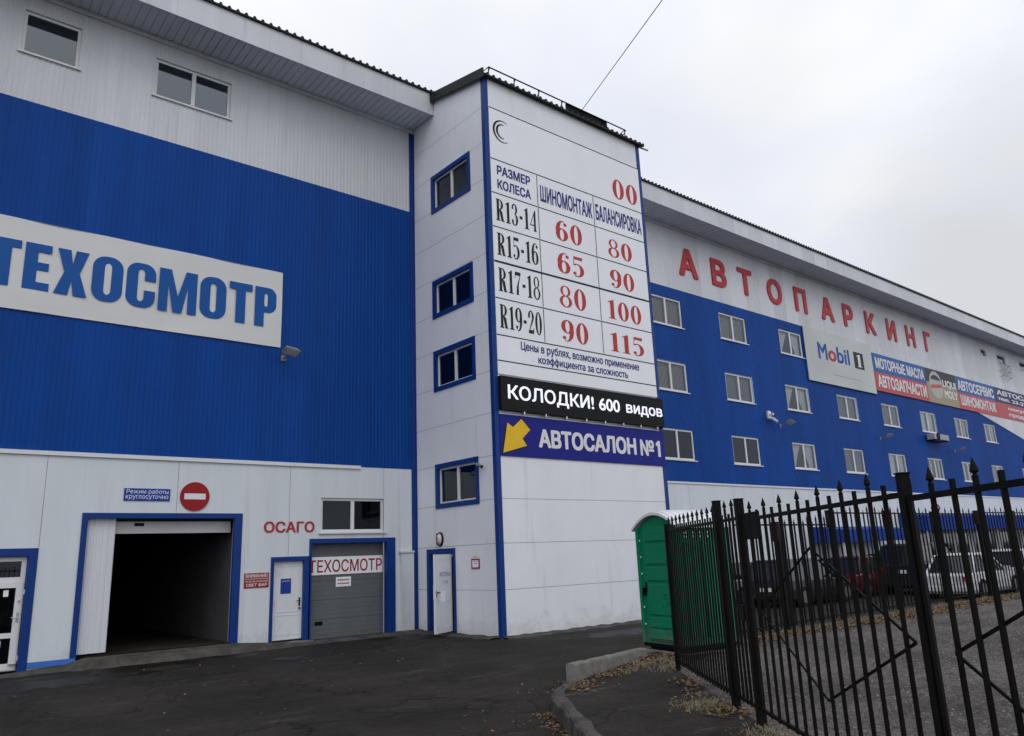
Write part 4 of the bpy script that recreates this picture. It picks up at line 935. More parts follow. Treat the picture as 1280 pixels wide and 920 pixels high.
for za, zb2, a, b, c in rows_:
    h_ = zb2 - za
    gl(a, .27, 1.80, za + .20 * h_, za + .84 * h_, 'print_black', 'wheel_size', .10)
    gl(b, 2.56, 3.66, za + .18 * h_, za + .80 * h_, 'print_red', 'price', .12)
    wd_ = 1.12 if len(c) == 2 else 1.55
    gl(c, 5.38 - wd_ / 2, 5.38 + wd_ / 2, za + .16 * h_, za + .74 * h_, 'print_red', 'price', .12)
# remains of the sign above the table: ring emblem and the tail of a red number
cx_, cz_ = .62, 14.02
gl('00', 5.25, 6.45, 13.25, 13.95, 'print_red', 'red_number', .12)
em = MB()
for (r0, a0, a1) in ((.36, 60, 300), (.24, 80, 280)):
    P_ = arcpts(cx_, cz_, r0, r0, a0, a1, 24) + arcpts(cx_ + .03, cz_, r0 - .045, r0 - .03, a1, a0, 24)
    vs, fs = fill([P_]); n = len(em.v); em.v += [wp('F', v.x, v.y, .034) for v in vs]; em.f += [tuple(n + i for i in q) for q in fs]
build('ring_emblem', em, 'print_black', o)
# LED ticker
lr = (0.13, TW - .02, 5.70, 6.62)
o = thing('led_sign', 'long black electronic ticker lit with КОЛОДКИ! 600 видов below the price table', 'led sign', (3.4, -PR - .02, 5.7))
p = MB(); pbox(p, 'F', *lr, 0.006, 0.14); build('housing', p, 'led_face', o, bevel=.006)
line(o, 'F', 'КОЛОДКИ! 600', .36, 4.70, 5.93, 6.40, .143, .020, 'led_on'); line(o, 'F', 'видов', 4.98, 6.66, 5.96, 6.30, .143, .020, 'led_on')
for i in range(8):
    b = MB(); x = .9 + .78 * i; pbox(b, 'F', x - .02, x + .02, 5.62, 5.70 - .002, .07, .16); build('bracket', b, 'chrome', o)
# blue arrow banner
ar = (0.13, TW - .01, 4.50, 5.60)
o = board('arrow_banner', 'dark blue banner with yellow arrow and white capitals under the black ticker', 'banner', 'F', ar, 0.006, 0.03, 'banner_blue')
line(o, 'F', 'АВТОСАЛОН', 1.46, 5.42, 4.78, 5.30, .039, .05, 'text_white'); line(o, 'F', '№', 5.60, 6.24, 4.78, 5.28, .039, .035, 'text_white'); build('numeral', glyphs(MB(), 'F', '1', 6.34, 6.56, 4.78, 5.28, .039, heavy), 'text_white', o)
q = [pix('F', x, y) for x, y in ((628, 566), (657.5, 557.5), (652, 548.5), (661.5, 537.5), (650.5, 524), (640, 534), (633, 528.5))]
t = MB(); vs, fs = fill([q]); t.v = [wp('F', v.x, v.y, .040) for v in vs]; t.f = list(fs); build('arrow', t, 'arrow_yellow', o)
cq = (sum(a for a, b in q) / 7, sum(b for a, b in q) / 7); q2 = [(cq[0] + (a - cq[0]) * 1.10 - .01, cq[1] + (b - cq[1]) * 1.09) for a, b in q]
t = MB(); vs, fs = fill([q2]); t.v = [wp('F', v.x, v.y, .0385) for v in vs]; t.f = list(fs); build('arrow_outline', t, 'print_black', o)
# wall letters АВТОПАРКИНГ
o = thing('wall_letters', 'row of big red capitals spelling АВТОПАРКИНГ high on the white wall', 'sign', (22, -0.02, 13.2))
lets = [('А', (847, 311), (871, 317), (872, 351), (846, 345)), ('В', (886, 323), (906, 329), (909, 361), (889, 356)), ('Т', (921, 335), (940, 339), (938, 371), (924, 367)), ('О', (957, 348), (977, 353), (977, 382), (958, 377)),
        ('П', (989, 359), (1008, 363), (1010, 393), (992, 389)), ('А', (1026, 371), (1040, 374), (1041, 403), (1025, 398)), ('Р', (1051, 379), (1065, 383), (1066, 409), (1055, 406)), ('К', (1078, 388), (1091, 391), (1096, 420), (1083, 416)), ('И', (1105, 397.5), (1118, 401), (1121.5, 428), (1109, 425)), ('Н', (1129, 406), (1141, 409), (1145, 435), (1134, 432)), ('Г', (1153, 414), (1164, 416), (1160, 439), (1157, 438))]
us_ = []
for ch, *q in lets: r = rect('M', *q); us_.append((r[0] + r[1]) / 2)
LR = [rect('M', *q) for ch, *q in lets]; lz0 = sum(r[2] for r in LR) / len(LR); lz1 = sum(r[3] for r in LR) / len(LR)
for (ch, *q), uc in zip(lets, us_):
    wd_ = .86 * {'А': 1.55, 'В': 1.3, 'Т': 1.35, 'О': 1.5, 'П': 1.35, 'Р': 1.3, 'К': 1.4, 'И': 1.4, 'Н': 1.4, 'Г': 1.1}[ch]
    vs, fs = text_contours_mesh(ch, 0); bb_ = .045
    x0, x1 = min(v.x for v in vs) - bb_, max(v.x for v in vs) + bb_; y0, y1 = min(v.y for v in vs) - bb_ * .7, max(v.y for v in vs) + bb_ * .7
    t = MB()
    for ci, (dx, dy) in enumerate(bold_copies(bb_)):
        bm = bmesh.new(); bv = [bm.verts.new(wp('M', uc - wd_ / 2 + (v.x + dx - x0) / (x1 - x0) * wd_, lz0 + (v.y + dy - y0) / (y1 - y0) * (lz1 - lz0), .05 + ci * .001 + v.z * .0002)) for v in vs]
        for f_ in fs: bm.faces.new([bv[i] for i in f_])
        ext = bmesh.ops.extrude_face_region(bm, geom=bm.faces[:]); bmesh.ops.translate(bm, vec=(0, .034, 0), verts=[e for e in ext['geom'] if isinstance(e, bmesh.types.BMVert)])
        bm.verts.index_update(); n = len(t.v); t.v += [v.co.copy() for v in bm.verts]; t.f += [tuple(n + v.index for v in f_.verts) for f_ in bm.faces]; bm.free()
    build('letter', t, 'letter_red', o)
# oil banners
r = rect('M', (1001, 408), (1085, 431), (1094, 492), (1010, 476))
o = board('advertising_board', 'large silver grey oil advertisement with blue lettering and black numeral', 'billboard', 'M', r, 0.06, 0.04, 'silver_print')
u0, u1, v0, v1 = r; W_, H_ = u1 - u0, v1 - v0
line(o, 'M', 'M', u0 + .17 * W_, u0 + .30 * W_, v0 + .45 * H_, v0 + .76 * H_, .104, .025, 'letter_blue'); line(o, 'M', 'bil', u0 + .44 * W_, u0 + .63 * W_, v0 + .45 * H_, v0 + .76 * H_, .104, .025, 'letter_blue')
line(o, 'M', 'o', u0 + .31 * W_, u0 + .43 * W_, v0 + .45 * H_, v0 + .66 * H_, .104, .03, 'letter_red')
t = MB(); pbox(t, 'M', u0 + .70 * W_, u0 + .85 * W_, v0 + .43 * H_, v0 + .76 * H_, .1, .104); build('numeral_block', t, 'print_black', o)
t = MB(); glyphs(t, 'M', '1', u0 + .735 * W_, u0 + .82 * W_, v0 + .47 * H_, v0 + .72 * H_, .107, didone); build('numeral', t, 'text_white', o)
t = MB(); ppoly(t, 'M', [(u0 + .36 * W_, v0 + .19 * H_), (u0 + .78 * W_, v0 + .19 * H_), (u0 + .78 * W_, v0 + .205 * H_), (u0 + .36 * W_, v0 + .205 * H_)], .103); build('tagline', t, 'text_grey', o)
def two_tone(name, label, r, top, bot, lines, split=.5, matb='text_white'):
    u0, u1, v0, v1 = r; o = thing(name, label, 'banner', tuple(wp('M', (u0 + u1) / 2, v0, 0)), group='banners in a row under the red wall letters')
    vm = v0 + (v1 - v0) * split
    p = MB(); pbox(p, 'M', u0, u1, vm, v1, .055, .08); build('upper_panel', p, top, o); p = MB(); pbox(p, 'M', u0, u1, v0, vm - .001, .055, .08); build('lower_panel', p, bot, o)
    for body, a, b, c, d_ in lines: line(o, 'M', body, u0 + a * (u1 - u0), u0 + b * (u1 - u0), v0 + c * (v1 - v0), v0 + d_ * (v1 - v0), .084, .045, matb, step=.001)
    return o
zt_, zb_ = 11.95, 9.72
rA = rect('M', (1087.6, 440.5), (1154.5, 459), (1159, 502), (1094.7, 488.8)); rL = rect('M', (1155.5, 459.5), (1191.6, 470), (1197, 510), (1160, 502)); rS = rect('M', (1192.5, 470.5), (1241, 484), (1246, 521), (1198, 510))
zt_ = (rA[3] + rL[3] + rS[3]) / 3; zb_ = (rA[2] + rL[2] + rS[2]) / 3
two_tone('oil_banner', 'blue over red banner reading МОТОРНЫЕ МАСЛА and АВТОЗАПЧАСТИ', (rA[0], rA[1], zb_, zt_), 'oil_blue', 'oil_red', [('МОТОРНЫЕ МАСЛА', .04, .97, .60, .90), ('АВТОЗАПЧАСТИ', .04, .97, .10, .44)])
rl_ = (rA[1] + .02, rS[0] - .02, zb_, zt_)
o = thing('oil_banner', 'dark and tan oil banner with a silver oval emblem and white lettering', 'banner', tuple(wp('M', (rl_[0] + rl_[1]) / 2, zb_, 0)), group='banners in a row under the red wall letters')
u0, u1, v0, v1 = rl_; W_, H_ = u1 - u0, v1 - v0
p = MB(); pbox(p, 'M', u0, u1, v0 + .6 * H_, v1, .055, .08); build('upper_panel', p, 'oil_dark', o); p = MB(); pbox(p, 'M', u0, u1, v0, v0 + .6 * H_ - .001, .055, .08); build('lower_panel', p, 'oil_tan', o)
p = MB(); p.poly([wp('M', a, b, .083) for a, b in arcpts(u0 + .30 * W_, v0 + .55 * H_, .21 * W_, .40 * H_, 0, 350, 35)]); build('emblem', p, 'bottle_silver', o)
p = MB(); p.poly([wp('M', a, b, .086) for a, b in arcpts(u0 + .30 * W_, v0 + .62 * H_, .17 * W_, .22 * H_, 20, 160, 14)]); build('emblem_top', p, 'oil_dark', o)
p = MB(); p.quad(*[wp('M', u0 + a * W_, v0 + b * H_, .086) for a, b in ((.12, .42), (.48, .5), (.48, .6), (.12, .52))]); build('emblem_band', p, 'oil_red', o)
line(o, 'M', 'LIQUI', u0 + .52 * W_, u0 + .97 * W_, v0 + .52 * H_, v0 + .76 * H_, .086, .045, 'text_white'); line(o, 'M', 'MOLY', u0 + .54 * W_, u0 + .97 * W_, v0 + .22 * H_, v0 + .46 * H_, .086, .045, 'text_white')
two_tone('oil_banner', 'blue over red banner reading АВТОСЕРВИС and ШИНОМОНТАЖ', (rS[0], rS[1], zb_, zt_), 'oil_blue', 'oil_red', [('АВТОСЕРВИС', .03, .97, .58, .90), ('ШИНОМОНТАЖ', .05, .96, .12, .44)])
two_tone('oil_banner', 'navy over red banner with a telephone number at the far right of its row', (rS[1] + .03, rS[1] + 13.2, zb_, zt_), 'oil_navy', 'oil_red', [('АВТОСАЛОН №1', .03, .97, .76, .93), ('тел. 23-33-40', .03, .60, .58, .70), ('покупка - обмен', .16, .95, .28, .42), ('продажа - кредит', .16, .95, .06, .20)])
# small plates on the lower wall
r = rect('M', (155, 610.5), (212.7, 611), (212.2, 626), (154.5, 626.5)); u0, u1, v0, v1 = r
o = board('opening_hours_plate', 'small blue plate reading Режим работы круглосуточно above the gateway', 'sign', 'M', r, 0.004, 0.015, 'sign_blue')
line(o, 'M', 'Режим работы', u0 + .05 * (u1 - u0), u0 + .96 * (u1 - u0), v0 + .50 * (v1 - v0), v0 + .93 * (v1 - v0), .0215, .0, 'text_white'); line(o, 'M', 'круглосуточно', u0 + .04 * (u1 - u0), u0 + .96 * (u1 - u0), v0 + .07 * (v1 - v0), v0 + .46 * (v1 - v0), .0215, .0, 'text_white')
c0 = pix('M', 243.3, 620.7); rad = 17 / FPX * (Vector((c0[0], 0, c0[1])) - CAM).length * .96
o = thing('no_entry_sign', 'round red no entry sign with white bar above the gateway', 'road sign', (c0[0], 0, c0[1] - rad))
p = MB(); p.tube([wp('M', c0[0], c0[1], .004), wp('M', c0[0], c0[1], .03)], rad, 40); build('disc', p, 'sign_red', o)
p = MB(); pbox(p, 'M', c0[0] - rad * .72, c0[0] + rad * .72, c0[1] - rad * .2, c0[1] + rad * .2, .031, .034); build('bar', p, 'text_white', o)
r = rect('M', (304.8, 717), (336, 715.5), (335.5, 733.5), (305, 736)); u0, u1, v0, v1 = r; W_, H_ = u1 - u0, v1 - v0
o = board('warning_plate', 'small red plate reading ВНИМАНИЕ! beside the white metal door', 'sign', 'M', r, 0.004, 0.012, 'sign_red')
line(o, 'M', 'ВНИМАНИЕ!', u0 + .05 * W_, u0 + .95 * W_, v0 + .70 * H_, v0 + .93 * H_, .019, .02, 'text_white'); line(o, 'M', 'ВКЛЮЧИ БЛИЖНИЙ', u0 + .05 * W_, u0 + .95 * W_, v0 + .38 * H_, v0 + .52 * H_, .019, .01, 'text_white'); line(o, 'M', 'СВЕТ ФАР', u0 + .08 * W_, u0 + .92 * W_, v0 + .08 * H_, v0 + .31 * H_, .019, .02, 'text_white'); t = MB(); ppoly(t, 'M', [(u0 + .03 * W_, v0 + .59 * H_), (u0 + .97 * W_, v0 + .59 * H_), (u0 + .97 * W_, v0 + .62 * H_), (u0 + .03 * W_, v0 + .62 * H_)], .019); build('rule', t, 'text_white', o)
r = rect('M', (329.7, 652), (393, 651.5), (393, 665.5), (329.7, 665.8))
t = MB(); text(t, 'M', 'ОСАГО', r[0], r[1], r[2], r[3], .012, .03); tag(build('wall_lettering', t, 'letter_red'), 'red letters ОСАГО stuck on the white wall above the metal door', 'sign')
r = (g0 + .06, g1 - .27, pix('M', 440, 717)[1], pix('M', 440, 695)[1]); u0, u1, v0, v1 = r
o = board('gate_banner', 'white strip reading ТЕХОСМОТР in thin red capitals across the grey gate', 'banner', 'M', r, -.195, .012, 'vinyl_white')
t = MB(); text(t, 'M', 'ТЕХОСМОТР', u0 + .005, u1 - .03, v0 + .13 * (v1 - v0), v0 + .84 * (v1 - v0), -.18, .012); build('lettering', t, 'sign_red', o)
r = rect('M', (424, 721.5), (442.8, 720.3), (442.8, 732.5), (424, 733.5)); u0, u1, v0, v1 = r
o = board('gate_notice', 'small white notice under the ТЕХОСМОТР strip on the grey gate', 'notice', 'M', r, -.195, .008, 'vinyl_white')
t = MB()
for q in (.62, .25):
    for k in range(6): ppoly(t, 'M', [(u0 + (.12 + .13 * k) * (u1 - u0), v0 + q * (v1 - v0)), (u0 + (.22 + .13 * k) * (u1 - u0), v0 + q * (v1 - v0)), (u0 + (.22 + .13 * k) * (u1 - u0), v0 + (q + .14) * (v1 - v0)), (u0 + (.12 + .13 * k) * (u1 - u0), v0 + (q + .14) * (v1 - v0))], -.1845)
build('print', t, 'sign_red', o)
r = rect('M', (352, 723.6), (365, 723), (365, 741.8), (352, 742.3))
o = board('door_notice', 'blue information sheet on the white metal door', 'notice', 'M', r, -.066, .006, 'sign_blue')
u0, u1, v0, v1 = r; t = MB(); pbox(t, 'M', u0 + .03, u1 - .03, v1 - .07, v1 - .05, -.06, -.0585); build('print', t, 'text_grey', o)
r = rect('S', (589.8, 698.5), (599.7, 698), (600, 710.8), (590, 711))
u0, u1, v0, v1 = r; o = thing('wall_notice', 'little white notice in a red frame on the stair tower wall', 'notice', tuple(wp('S', (u0 + u1) / 2, v0, 0)))
t = MB(); pframe(t, 'S', u0, u1, v0, v1, .035, .004, .02); build('frame', t, 'sign_red', o); t = MB(); pbox(t, 'S', u0 + .035, u1 - .035, v0 + .035, v1 - .035, .004, .014); pn_ = build('sheet', t, 'vinyl_white', o)
t = MB()
for k in range(4): pbox(t, 'S', u0 + .09, u1 - .09, v0 + .12 + .06 * k, v0 + .135 + .06 * k, .0145, .016)
build('print', t, 'text_grey', pn_)
# notice on shop door
u_, v_ = pix('M', 8, 741); t = MB(); pbox(t, 'M', u_ - .04, u_ + .05, v_ - .08, v_ + .05, -.108, -.104); tag(build('door_sticker', t, 'vinyl_white'), 'white paper sticker high on the glass of the shop door', 'notice')
u_, v_ = pix('M', 1, 807); t = MB(); pbox(t, 'M', u_ - .12, u_ + .0, v_ - .08, v_ + .08, -.108, -.104); tag(build('door_sticker', t, 'vinyl_white'), 'white paper sticker low on the glass of the shop door', 'notice')

# ================================================================== FIXTURES
def floodlight(label, px, py, sc=1.0, grp='floodlights on the blue wall'):
    u, v = pix('M', px, py); o = thing('floodlight', label, 'floodlight', (u, 0, v), group=grp)
    a = MB(); a.beam((u, -.015, v - .05), (u, -.50 * sc, v + .02), .04, .04); pbox(a, 'M', u - .07, u + .07, v - .12, v + .03, .014, .03); build('bracket', a, 'lamp_grey', o)
    h = MB(); T_ = Matrix.Translation((u, -.55 * sc, v + .06)) @ Matrix.Rotation(math.radians(-28), 4, 'X') @ Matrix.Rotation(math.radians(10), 4, 'Z')
    hh = MB(); s_ = sc
    hh.hexa([(-.26 * s_, -.14 * s_, -.06), (.26 * s_, -.14 * s_, -.06), (.26 * s_, .16 * s_, -.06), (-.26 * s_, .16 * s_, -.06), (-.18 * s_, -.10 * s_, .06), (.18 * s_, -.10 * s_, .06), (.18 * s_, .12 * s_, .06), (-.18 * s_, .12 * s_, .06)]).xf(T_); build('housing', hh, 'lamp_grey', o, bevel=.01)
    g = MB(); g.box(-.22 * s_, .22 * s_, -.11 * s_, .13 * s_, -.068, -.061).xf(T_); build('lens', g, 'lamp_glass', o)
    return o
floodlight('grey floodlight just below the right end of the ТЕХОСМОТР banner', 354, 446, .9)
floodlight('grey floodlight on the right wing beside the white wall camera', 975, 531, 1.0)
floodlight('grey floodlight between the two window rows beneath the oil advertisement', 1100, 547, 1.0)
floodlight('grey floodlight between the two window rows near the far end of the wall', 1193, 563, 1.0)
# security cameras
u, v = pix('M', 960, 520); o = thing('security_camera', 'white dome camera cluster on the blue wall of the right wing', 'camera', (u, 0, v - .3))
t = MB(); pbox(t, 'M', u - .12, u + .12, v - .05, v + .22, .014, .10); t.tube([wp('M', u, v + .05, .1), wp('M', u, v + .05, .28)], .06, 10); build('base', t, 'pvc', o)
t = MB(); t.tube([wp('M', u - .16, v - .12, .10), wp('M', u - .2, v - .22, .42)], .07, 10); build('body', t, 'pvc', o); t = MB(); t.tube([wp('M', u + .13, v - .10, .10), wp('M', u + .16, v - .3, .35)], .06, 10); build('body', t, 'pvc', o)
u, v = pix('S', 603, 583); o = thing('security_camera', 'small dark bullet camera at the corner of the stair tower', 'camera', tuple(wp('S', u, v - .1, 0)))
t = MB(); t.tube([wp('S', u - .05, v + .03, .0), wp('S', u, v + .03, .12)], .025, 8); build('bracket', t, 'dark_metal', o); t = MB(); t.tube([wp('S', u - .12, v + .07, .10), wp('S', u + .18, v - .03, .16)], .045, 10); bb = build('body', t, 'lamp_grey', o); t = MB(); t.tube([wp('S', u + .181, v - .0303, .1602), wp('S', u + .19, v - .033, .162)], .036, 10); build('lens', t, 'dark_metal', bb)
# oval bulkhead lamp above the stair door
u, v = pix('S', 551, 674); o = thing('bulkhead_lamp', 'oval caged lamp on the tower wall above the stair door', 'lamp', tuple(wp('S', u, v - .18, 0)))
def ell(mb, u, v, ru, rv, d0, d1, k=1.0):
    p0 = [wp('S', a, b, d0) for a, b in arcpts(u, v, ru, rv, 0, 345, 23)]; p1 = [wp('S', a, b, d1) for a, b in arcpts(u, v, ru * k, rv * k, 0, 345, 23)]
    n = len(mb.v); mb.v += p0 + p1; m_ = len(p0)
    for i in range(m_): mb.f.append((n + i, n + (i + 1) % m_, n + m_ + (i + 1) % m_, n + m_ + i))
    mb.f.append(tuple(n + m_ + i for i in range(m_)))
t = MB(); ell(t, u, v, .14, .19, .0, .05); build('housing', t, 'dark_metal', o); t = MB(); ell(t, u, v, .11, .155, .05, .13, .6); build('lens', t, 'lamp_glass', o); t = MB(); pbox(t, 'S', u - .012, u + .012, v - .16, v + .16, .125, .14); build('cage', t, 'dark_metal', o)
# outdoor unit under a window and the barred boxes under the small top windows
r = rect('M', (1155.5, 543), (1174, 546), (1175, 553), (1157, 550)); u0, u1, v0, v1 = r
o = thing('air_conditioner', 'dark outdoor unit hanging under a curtained window of the right wing', 'air conditioner', tuple(wp('M', (u0 + u1) / 2, v0, 0)))
t = MB(); pbox(t, 'M', u0, u1, v0, v1, .10, .55); bo = build('housing', t, 'text_grey', o, bevel=.02); t = MB(); t.tube([wp('M', u0 + .5, (v0 + v1) / 2, .552), wp('M', u0 + .5, (v0 + v1) / 2, .57)], .24, 20); build('fan_grille', t, 'dark_metal', bo)
t = MB(); pbox(t, 'M', u0 + .1, u0 + .15, v0 - .05, v0 - .002, .02, .5); pbox(t, 'M', u1 - .15, u1 - .1, v0 - .05, v0 - .002, .02, .5); build('bracket', t, 'dark_metal', o)
for i, r in enumerate(smallw[1:2]):
    u0, u1, v0, v1 = r; o = thing('wall_cage', 'barred metal cage fixed below a small window under the eave', 'cage', tuple(wp('M', (u0 + u1) / 2, v0 - 1.0, 0)))
    t = MB(); n = 6; wv = (u0, u1 + .1)
    for k in range(n + 1): uu = wv[0] + (wv[1] - wv[0]) * k / n; pbox(t, 'M', uu - .012, uu + .012, v0 - 1.0, v0 - .08, .20, .22)
    build('bars', t, 'cage_grey', o); t = MB()
    for z in (v0 - 1.0, v0 - .55, v0 - .08): pbox(t, 'M', wv[0], wv[1], z - .02, z + .02, .221, .24); pbox(t, 'M', wv[0], wv[0] + .04, z - .02, z + .02, .02, .22); pbox(t, 'M', wv[1] - .04, wv[1], z - .02, z + .02, .02, .22)
    build('frame', t, 'cage_grey', o)
# overhead cable
A_ = Vector((4.0, -PR + .05, 15.9)); E_ = CAM + ray(825, 0) * 18.0
E2 = A_ + (E_ - A_) * 5.0
t = MB(); pts = [A_.lerp(E2, i / 30) - Vector((0, 0, 0.12 * math.sin(PI * i / 30))) for i in range(31)]
t.tube(pts, .011, 6); tag(build('overhead_cable', t, 'dark_metal'), 'thin dark cable rising from the tower roof across the sky', 'cable')

# ================================================================== LOWER RIGHT WING: canopies, sign
def canopy(label, x0, x1, z0, z1, dep):
    o = thing('blue_canopy', label, 'canopy', ((x0 + x1) / 2, 0, z0), group='blue canopies along the foot of the right wing')
    mb = MB(); per = .28; x = x0
    while x < x1 - 1e-6:
        x2 = min(x + per, x1); xm = (x + x2) / 2
        mb.quad((x, -dep, z0), (xm, -dep + .05, z0), (xm, -dep + .05, z1 - .2), (x, -dep, z1 - .2)); mb.quad((xm, -dep + .05, z0), (x2, -dep, z0), (x2, -dep, z1 - .2), (xm, -dep + .05, z1 - .2))
        mb.quad((x, -dep, z1 - .2), (xm, -dep + .05, z1 - .2), (xm, .0, z1), (x, .0, z1)); mb.quad((xm, -dep + .05, z1 - .2), (x2, -dep, z1 - .2), (x2, 0, z1), (xm, 0, z1)); x = x2
    mb.quad((x0, -dep, z0), (x0, -dep, z1 - .2), (x0, 0, z1), (x0, 0, z0)); mb.quad((x1, -dep, z0), (x1, 0, z0), (x1, 0, z1), (x1, -dep, z1 - .2))
    build('roof_sheet', mb, 'canopy_blue', o)
    for i in range(int((x1 - x0) / 3.2) + 1):
        p = MB(); xx = x0 + .2 + (x1 - x0 - .4) * i / max(1, int((x1 - x0) / 3.2)); p.box(xx - .06, xx + .06, -dep + .14, -dep + .26, 0, z0 - .002); build('post', p, 'pvc_old', o)
    return o
canopy('short low blue corrugated canopy at the foot of the right wing behind the fence', 21.5, 28.2, 2.0, 2.75, 1.6)
canopy('long blue corrugated canopy on white posts along the far right wall', 30.6, 60.0, 2.45, 3.4, 1.5)
# dark showroom glazing under the long canopy
for i in range(6):
    x = 31.4 + 4.4 * i; f = MB(); pframe(f, 'M', x, x + 3.6, .15, 2.35, .09, -.05, .03); pbox(f, 'M', x + 1.75, x + 1.84, .24, 2.26, -.04, .028); wo = build('showroom_window', f, 'pvc', B); g = MB(); ppoly(g, 'M', [(x + .05, .2), (x + 3.55, .2), (x + 3.55, 2.3), (x + .05, 2.3)], .008); build('pane', g, 'car_glass', wo)
c0 = Vector((24.0, -4.2)); p_ = None
r_ = ray(1169, 635); k = 27.0 / r_.length; pc_ = CAM + r_ * 29.0
o = thing('speed_sign', 'round white road sign with red rim above the far fence', 'road sign', (pc_.x, pc_.y, 0))
dz = pc_.z; vdir = Vector((-0.83, -0.55, 0)).normalized()
t = MB(); t.tube([(pc_.x, pc_.y, 0), (pc_.x, pc_.y, dz + .3)], .03, 8); build('post', t, 'lamp_grey', o)
q0 = Vector((pc_.x, pc_.y, dz)) + vdir * .035; t = MB(); t.tube([q0, q0 + vdir * .02], .16, 28); dk = build('disc', t, 'sign_red', o); t = MB(); t.tube([q0 + vdir * .021, q0 + vdir * .024], .105, 24); build('face', t, 'text_white', dk)

# ================================================================== PORTABLE TOILET
tp = Vector((-0.95, -9.21, PZ)); tq = Vector((-1.17, -10.37, PZ)); tw = (tq - tp).length; tx_ = (tq - tp).normalized()
rz = math.atan2(tx_.y, tx_.x)
O = thing('portable_toilet', 'green plastic portable toilet with arched white roof beside the black fence', 'portable toilet', tuple(tp), rz, local=True)
# local: x along the front face, y inward (towards +X world), z up
TDp, TH, TA = 1.22, 2.20, 0.24
def arch(x): return TH + TA * (1 - (2 * x / tw - 1) ** 2)
b = MB(); b.box(.02, tw - .02, .02, TDp - .02, .12, TH - .02)
NA = 14
for (yy, fl_) in ((.02, 0), (TDp - .02, 1)):
    pts = [(.02, yy, TH - .02)] + [(.02 + (tw - .04) * i / NA, yy, arch(.02 + (tw - .04) * i / NA) - .05) for i in range(NA + 1)] + [(tw - .02, yy, TH - .02)]
    b.poly(pts if fl_ else pts[::-1])
body = build('cabin', b, 'toilet_green', O)
rb = MB()
def pan(x0, x1, z0, z1, w_=.035, d_=.022):       # raised frame on the front face
    rb.box(x0, x1, -d_, .021, z0, z0 + w_); rb.box(x0, x1, -d_, .021, z1 - w_, z1); rb.box(x0, x0 + w_, -d_, .021, z0 + w_, z1 - w_); rb.box(x1 - w_, x1, -d_, .021, z0 + w_, z1 - w_)
for x0, x1 in ((0.0, .07), (tw - .07, tw)): rb.box(x0, x1, -.03, .06, .12, TH - .03)
build('corner_post', rb, 'toilet_green', O, bevel=.012); rb = MB()
dr = MB(); dr.box(.20, tw - .10, -.012, .019, .17, TH - .02); door = build('door', dr, 'toilet_green', O, bevel=.008); rb = MB()
for z0, z1 in ((1.93, 2.13), (1.52, 1.86), (1.22, 1.46), (.62, 1.16), (.40, .58), (.20, .36)):
    rb.box(.26, tw - .17, -.034, -.013, z0, z1)
build('panels', rb, 'toilet_green', door, bevel=.018)
sp = MB(); sp.tube([(.78 + (.11 - .0035 * i) * math.cos(i * .42), -.036, .88 + (.13 - .004 * i) * math.sin(i * .42)) for i in range(28)], .010, 6); build('embossed_spiral', sp, 'toilet_green', door)
hb = MB(); hb.box(.12, .17, -.045, .0, .95, 1.1); hb.box(.235, .255, -.06, -.035, 1.02, 1.2); build('latch', hb, 'dark_metal', door)
rv = MB()
for z in (.45, .75, 1.05, 1.35, 1.65, 1.95): rv.tube([(.13, -.03, z), (.13, -.038, z)], .016, 8)
build('rivets', rv, 'toilet_roof', O)
for right in (True, False):
    sd_ = MB()
    for k in range(5):
        y0 = .12 + .21 * k
        if right: sd_.box(tw - .02, tw + .012, y0, y0 + .12, .25, TH - .30)
        else: sd_.box(-.012, .02, y0, y0 + .12, .25, TH - .30)
    build('side_ribs', sd_, 'toilet_green', O, bevel=.012)
vt_ = MB()
for k in range(5): vt_.box(tw + .0, tw + .008, .14 + .18 * k, .22 + .18 * k, TH - .24, TH - .20); vt_.box(tw, tw + .008, .14 + .18 * k, .22 + .18 * k, TH - .17, TH - .13)
build('vents', vt_, 'toilet_roof', O)
rf = MB(); NA = 20; xs = [-.05 + (tw + .10) * i / NA for i in range(NA + 1)]
def az(x): return TH - .02 + (TA + .03) * (1 - ((2 * (x + .05) / (tw + .1)) - 1) ** 2)
for a, b_ in zip(xs, xs[1:]):
    for y0, y1, h0 in ((-.07, .02, 0), (.02, TDp - .02, .02), (TDp - .02, TDp + .07, 0)):
        rf.hexa([(a, y0, az(a) - .05), (b_, y0, az(b_) - .05), (b_, y1, az(b_) - .05), (a, y1, az(a) - .05), (a, y0, az(a) + h0), (b_, y0, az(b_) + h0), (b_, y1, az(b_) + h0), (a, y1, az(a) + h0)])
roof = build('roof', rf, 'toilet_roof', O)
for yy in (.18, .36, .54, .72, .90):
    rr_ = MB()
    for a, b_ in zip(xs[1:-1], xs[2:-1]): rr_.hexa([(a, yy - .04, az(a) + .018), (b_, yy - .04, az(b_) + .018), (b_, yy + .04, az(b_) + .018), (a, yy + .04, az(a) + .018), (a, yy - .025, az(a) + .045), (b_, yy - .025, az(b_) + .045), (b_, yy + .025, az(b_) + .045), (a, yy + .025, az(a) + .045)])
    build('roof_rib', rr_, 'toilet_roof', roof)
bs = MB(); bs.box(.0, tw, .0, TDp, .06, .118); bs.box(.05, tw - .05, .1, .2, .0, .059); bs.box(.05, tw - .05, TDp - .2, TDp - .1, .0, .059); build('skid', bs, 'dark_metal', O)
sb_ = MB(); a = tp + tx_ * -.05; nin = Vector((-tx_.y, tx_.x, 0))
P4 = [tp - tx_ * .1 - nin * .12, tq + tx_ * .1 - nin * .12, tq + tx_ * .1 + nin * 1.2, tp - tx_ * .1 + nin * 1.2]
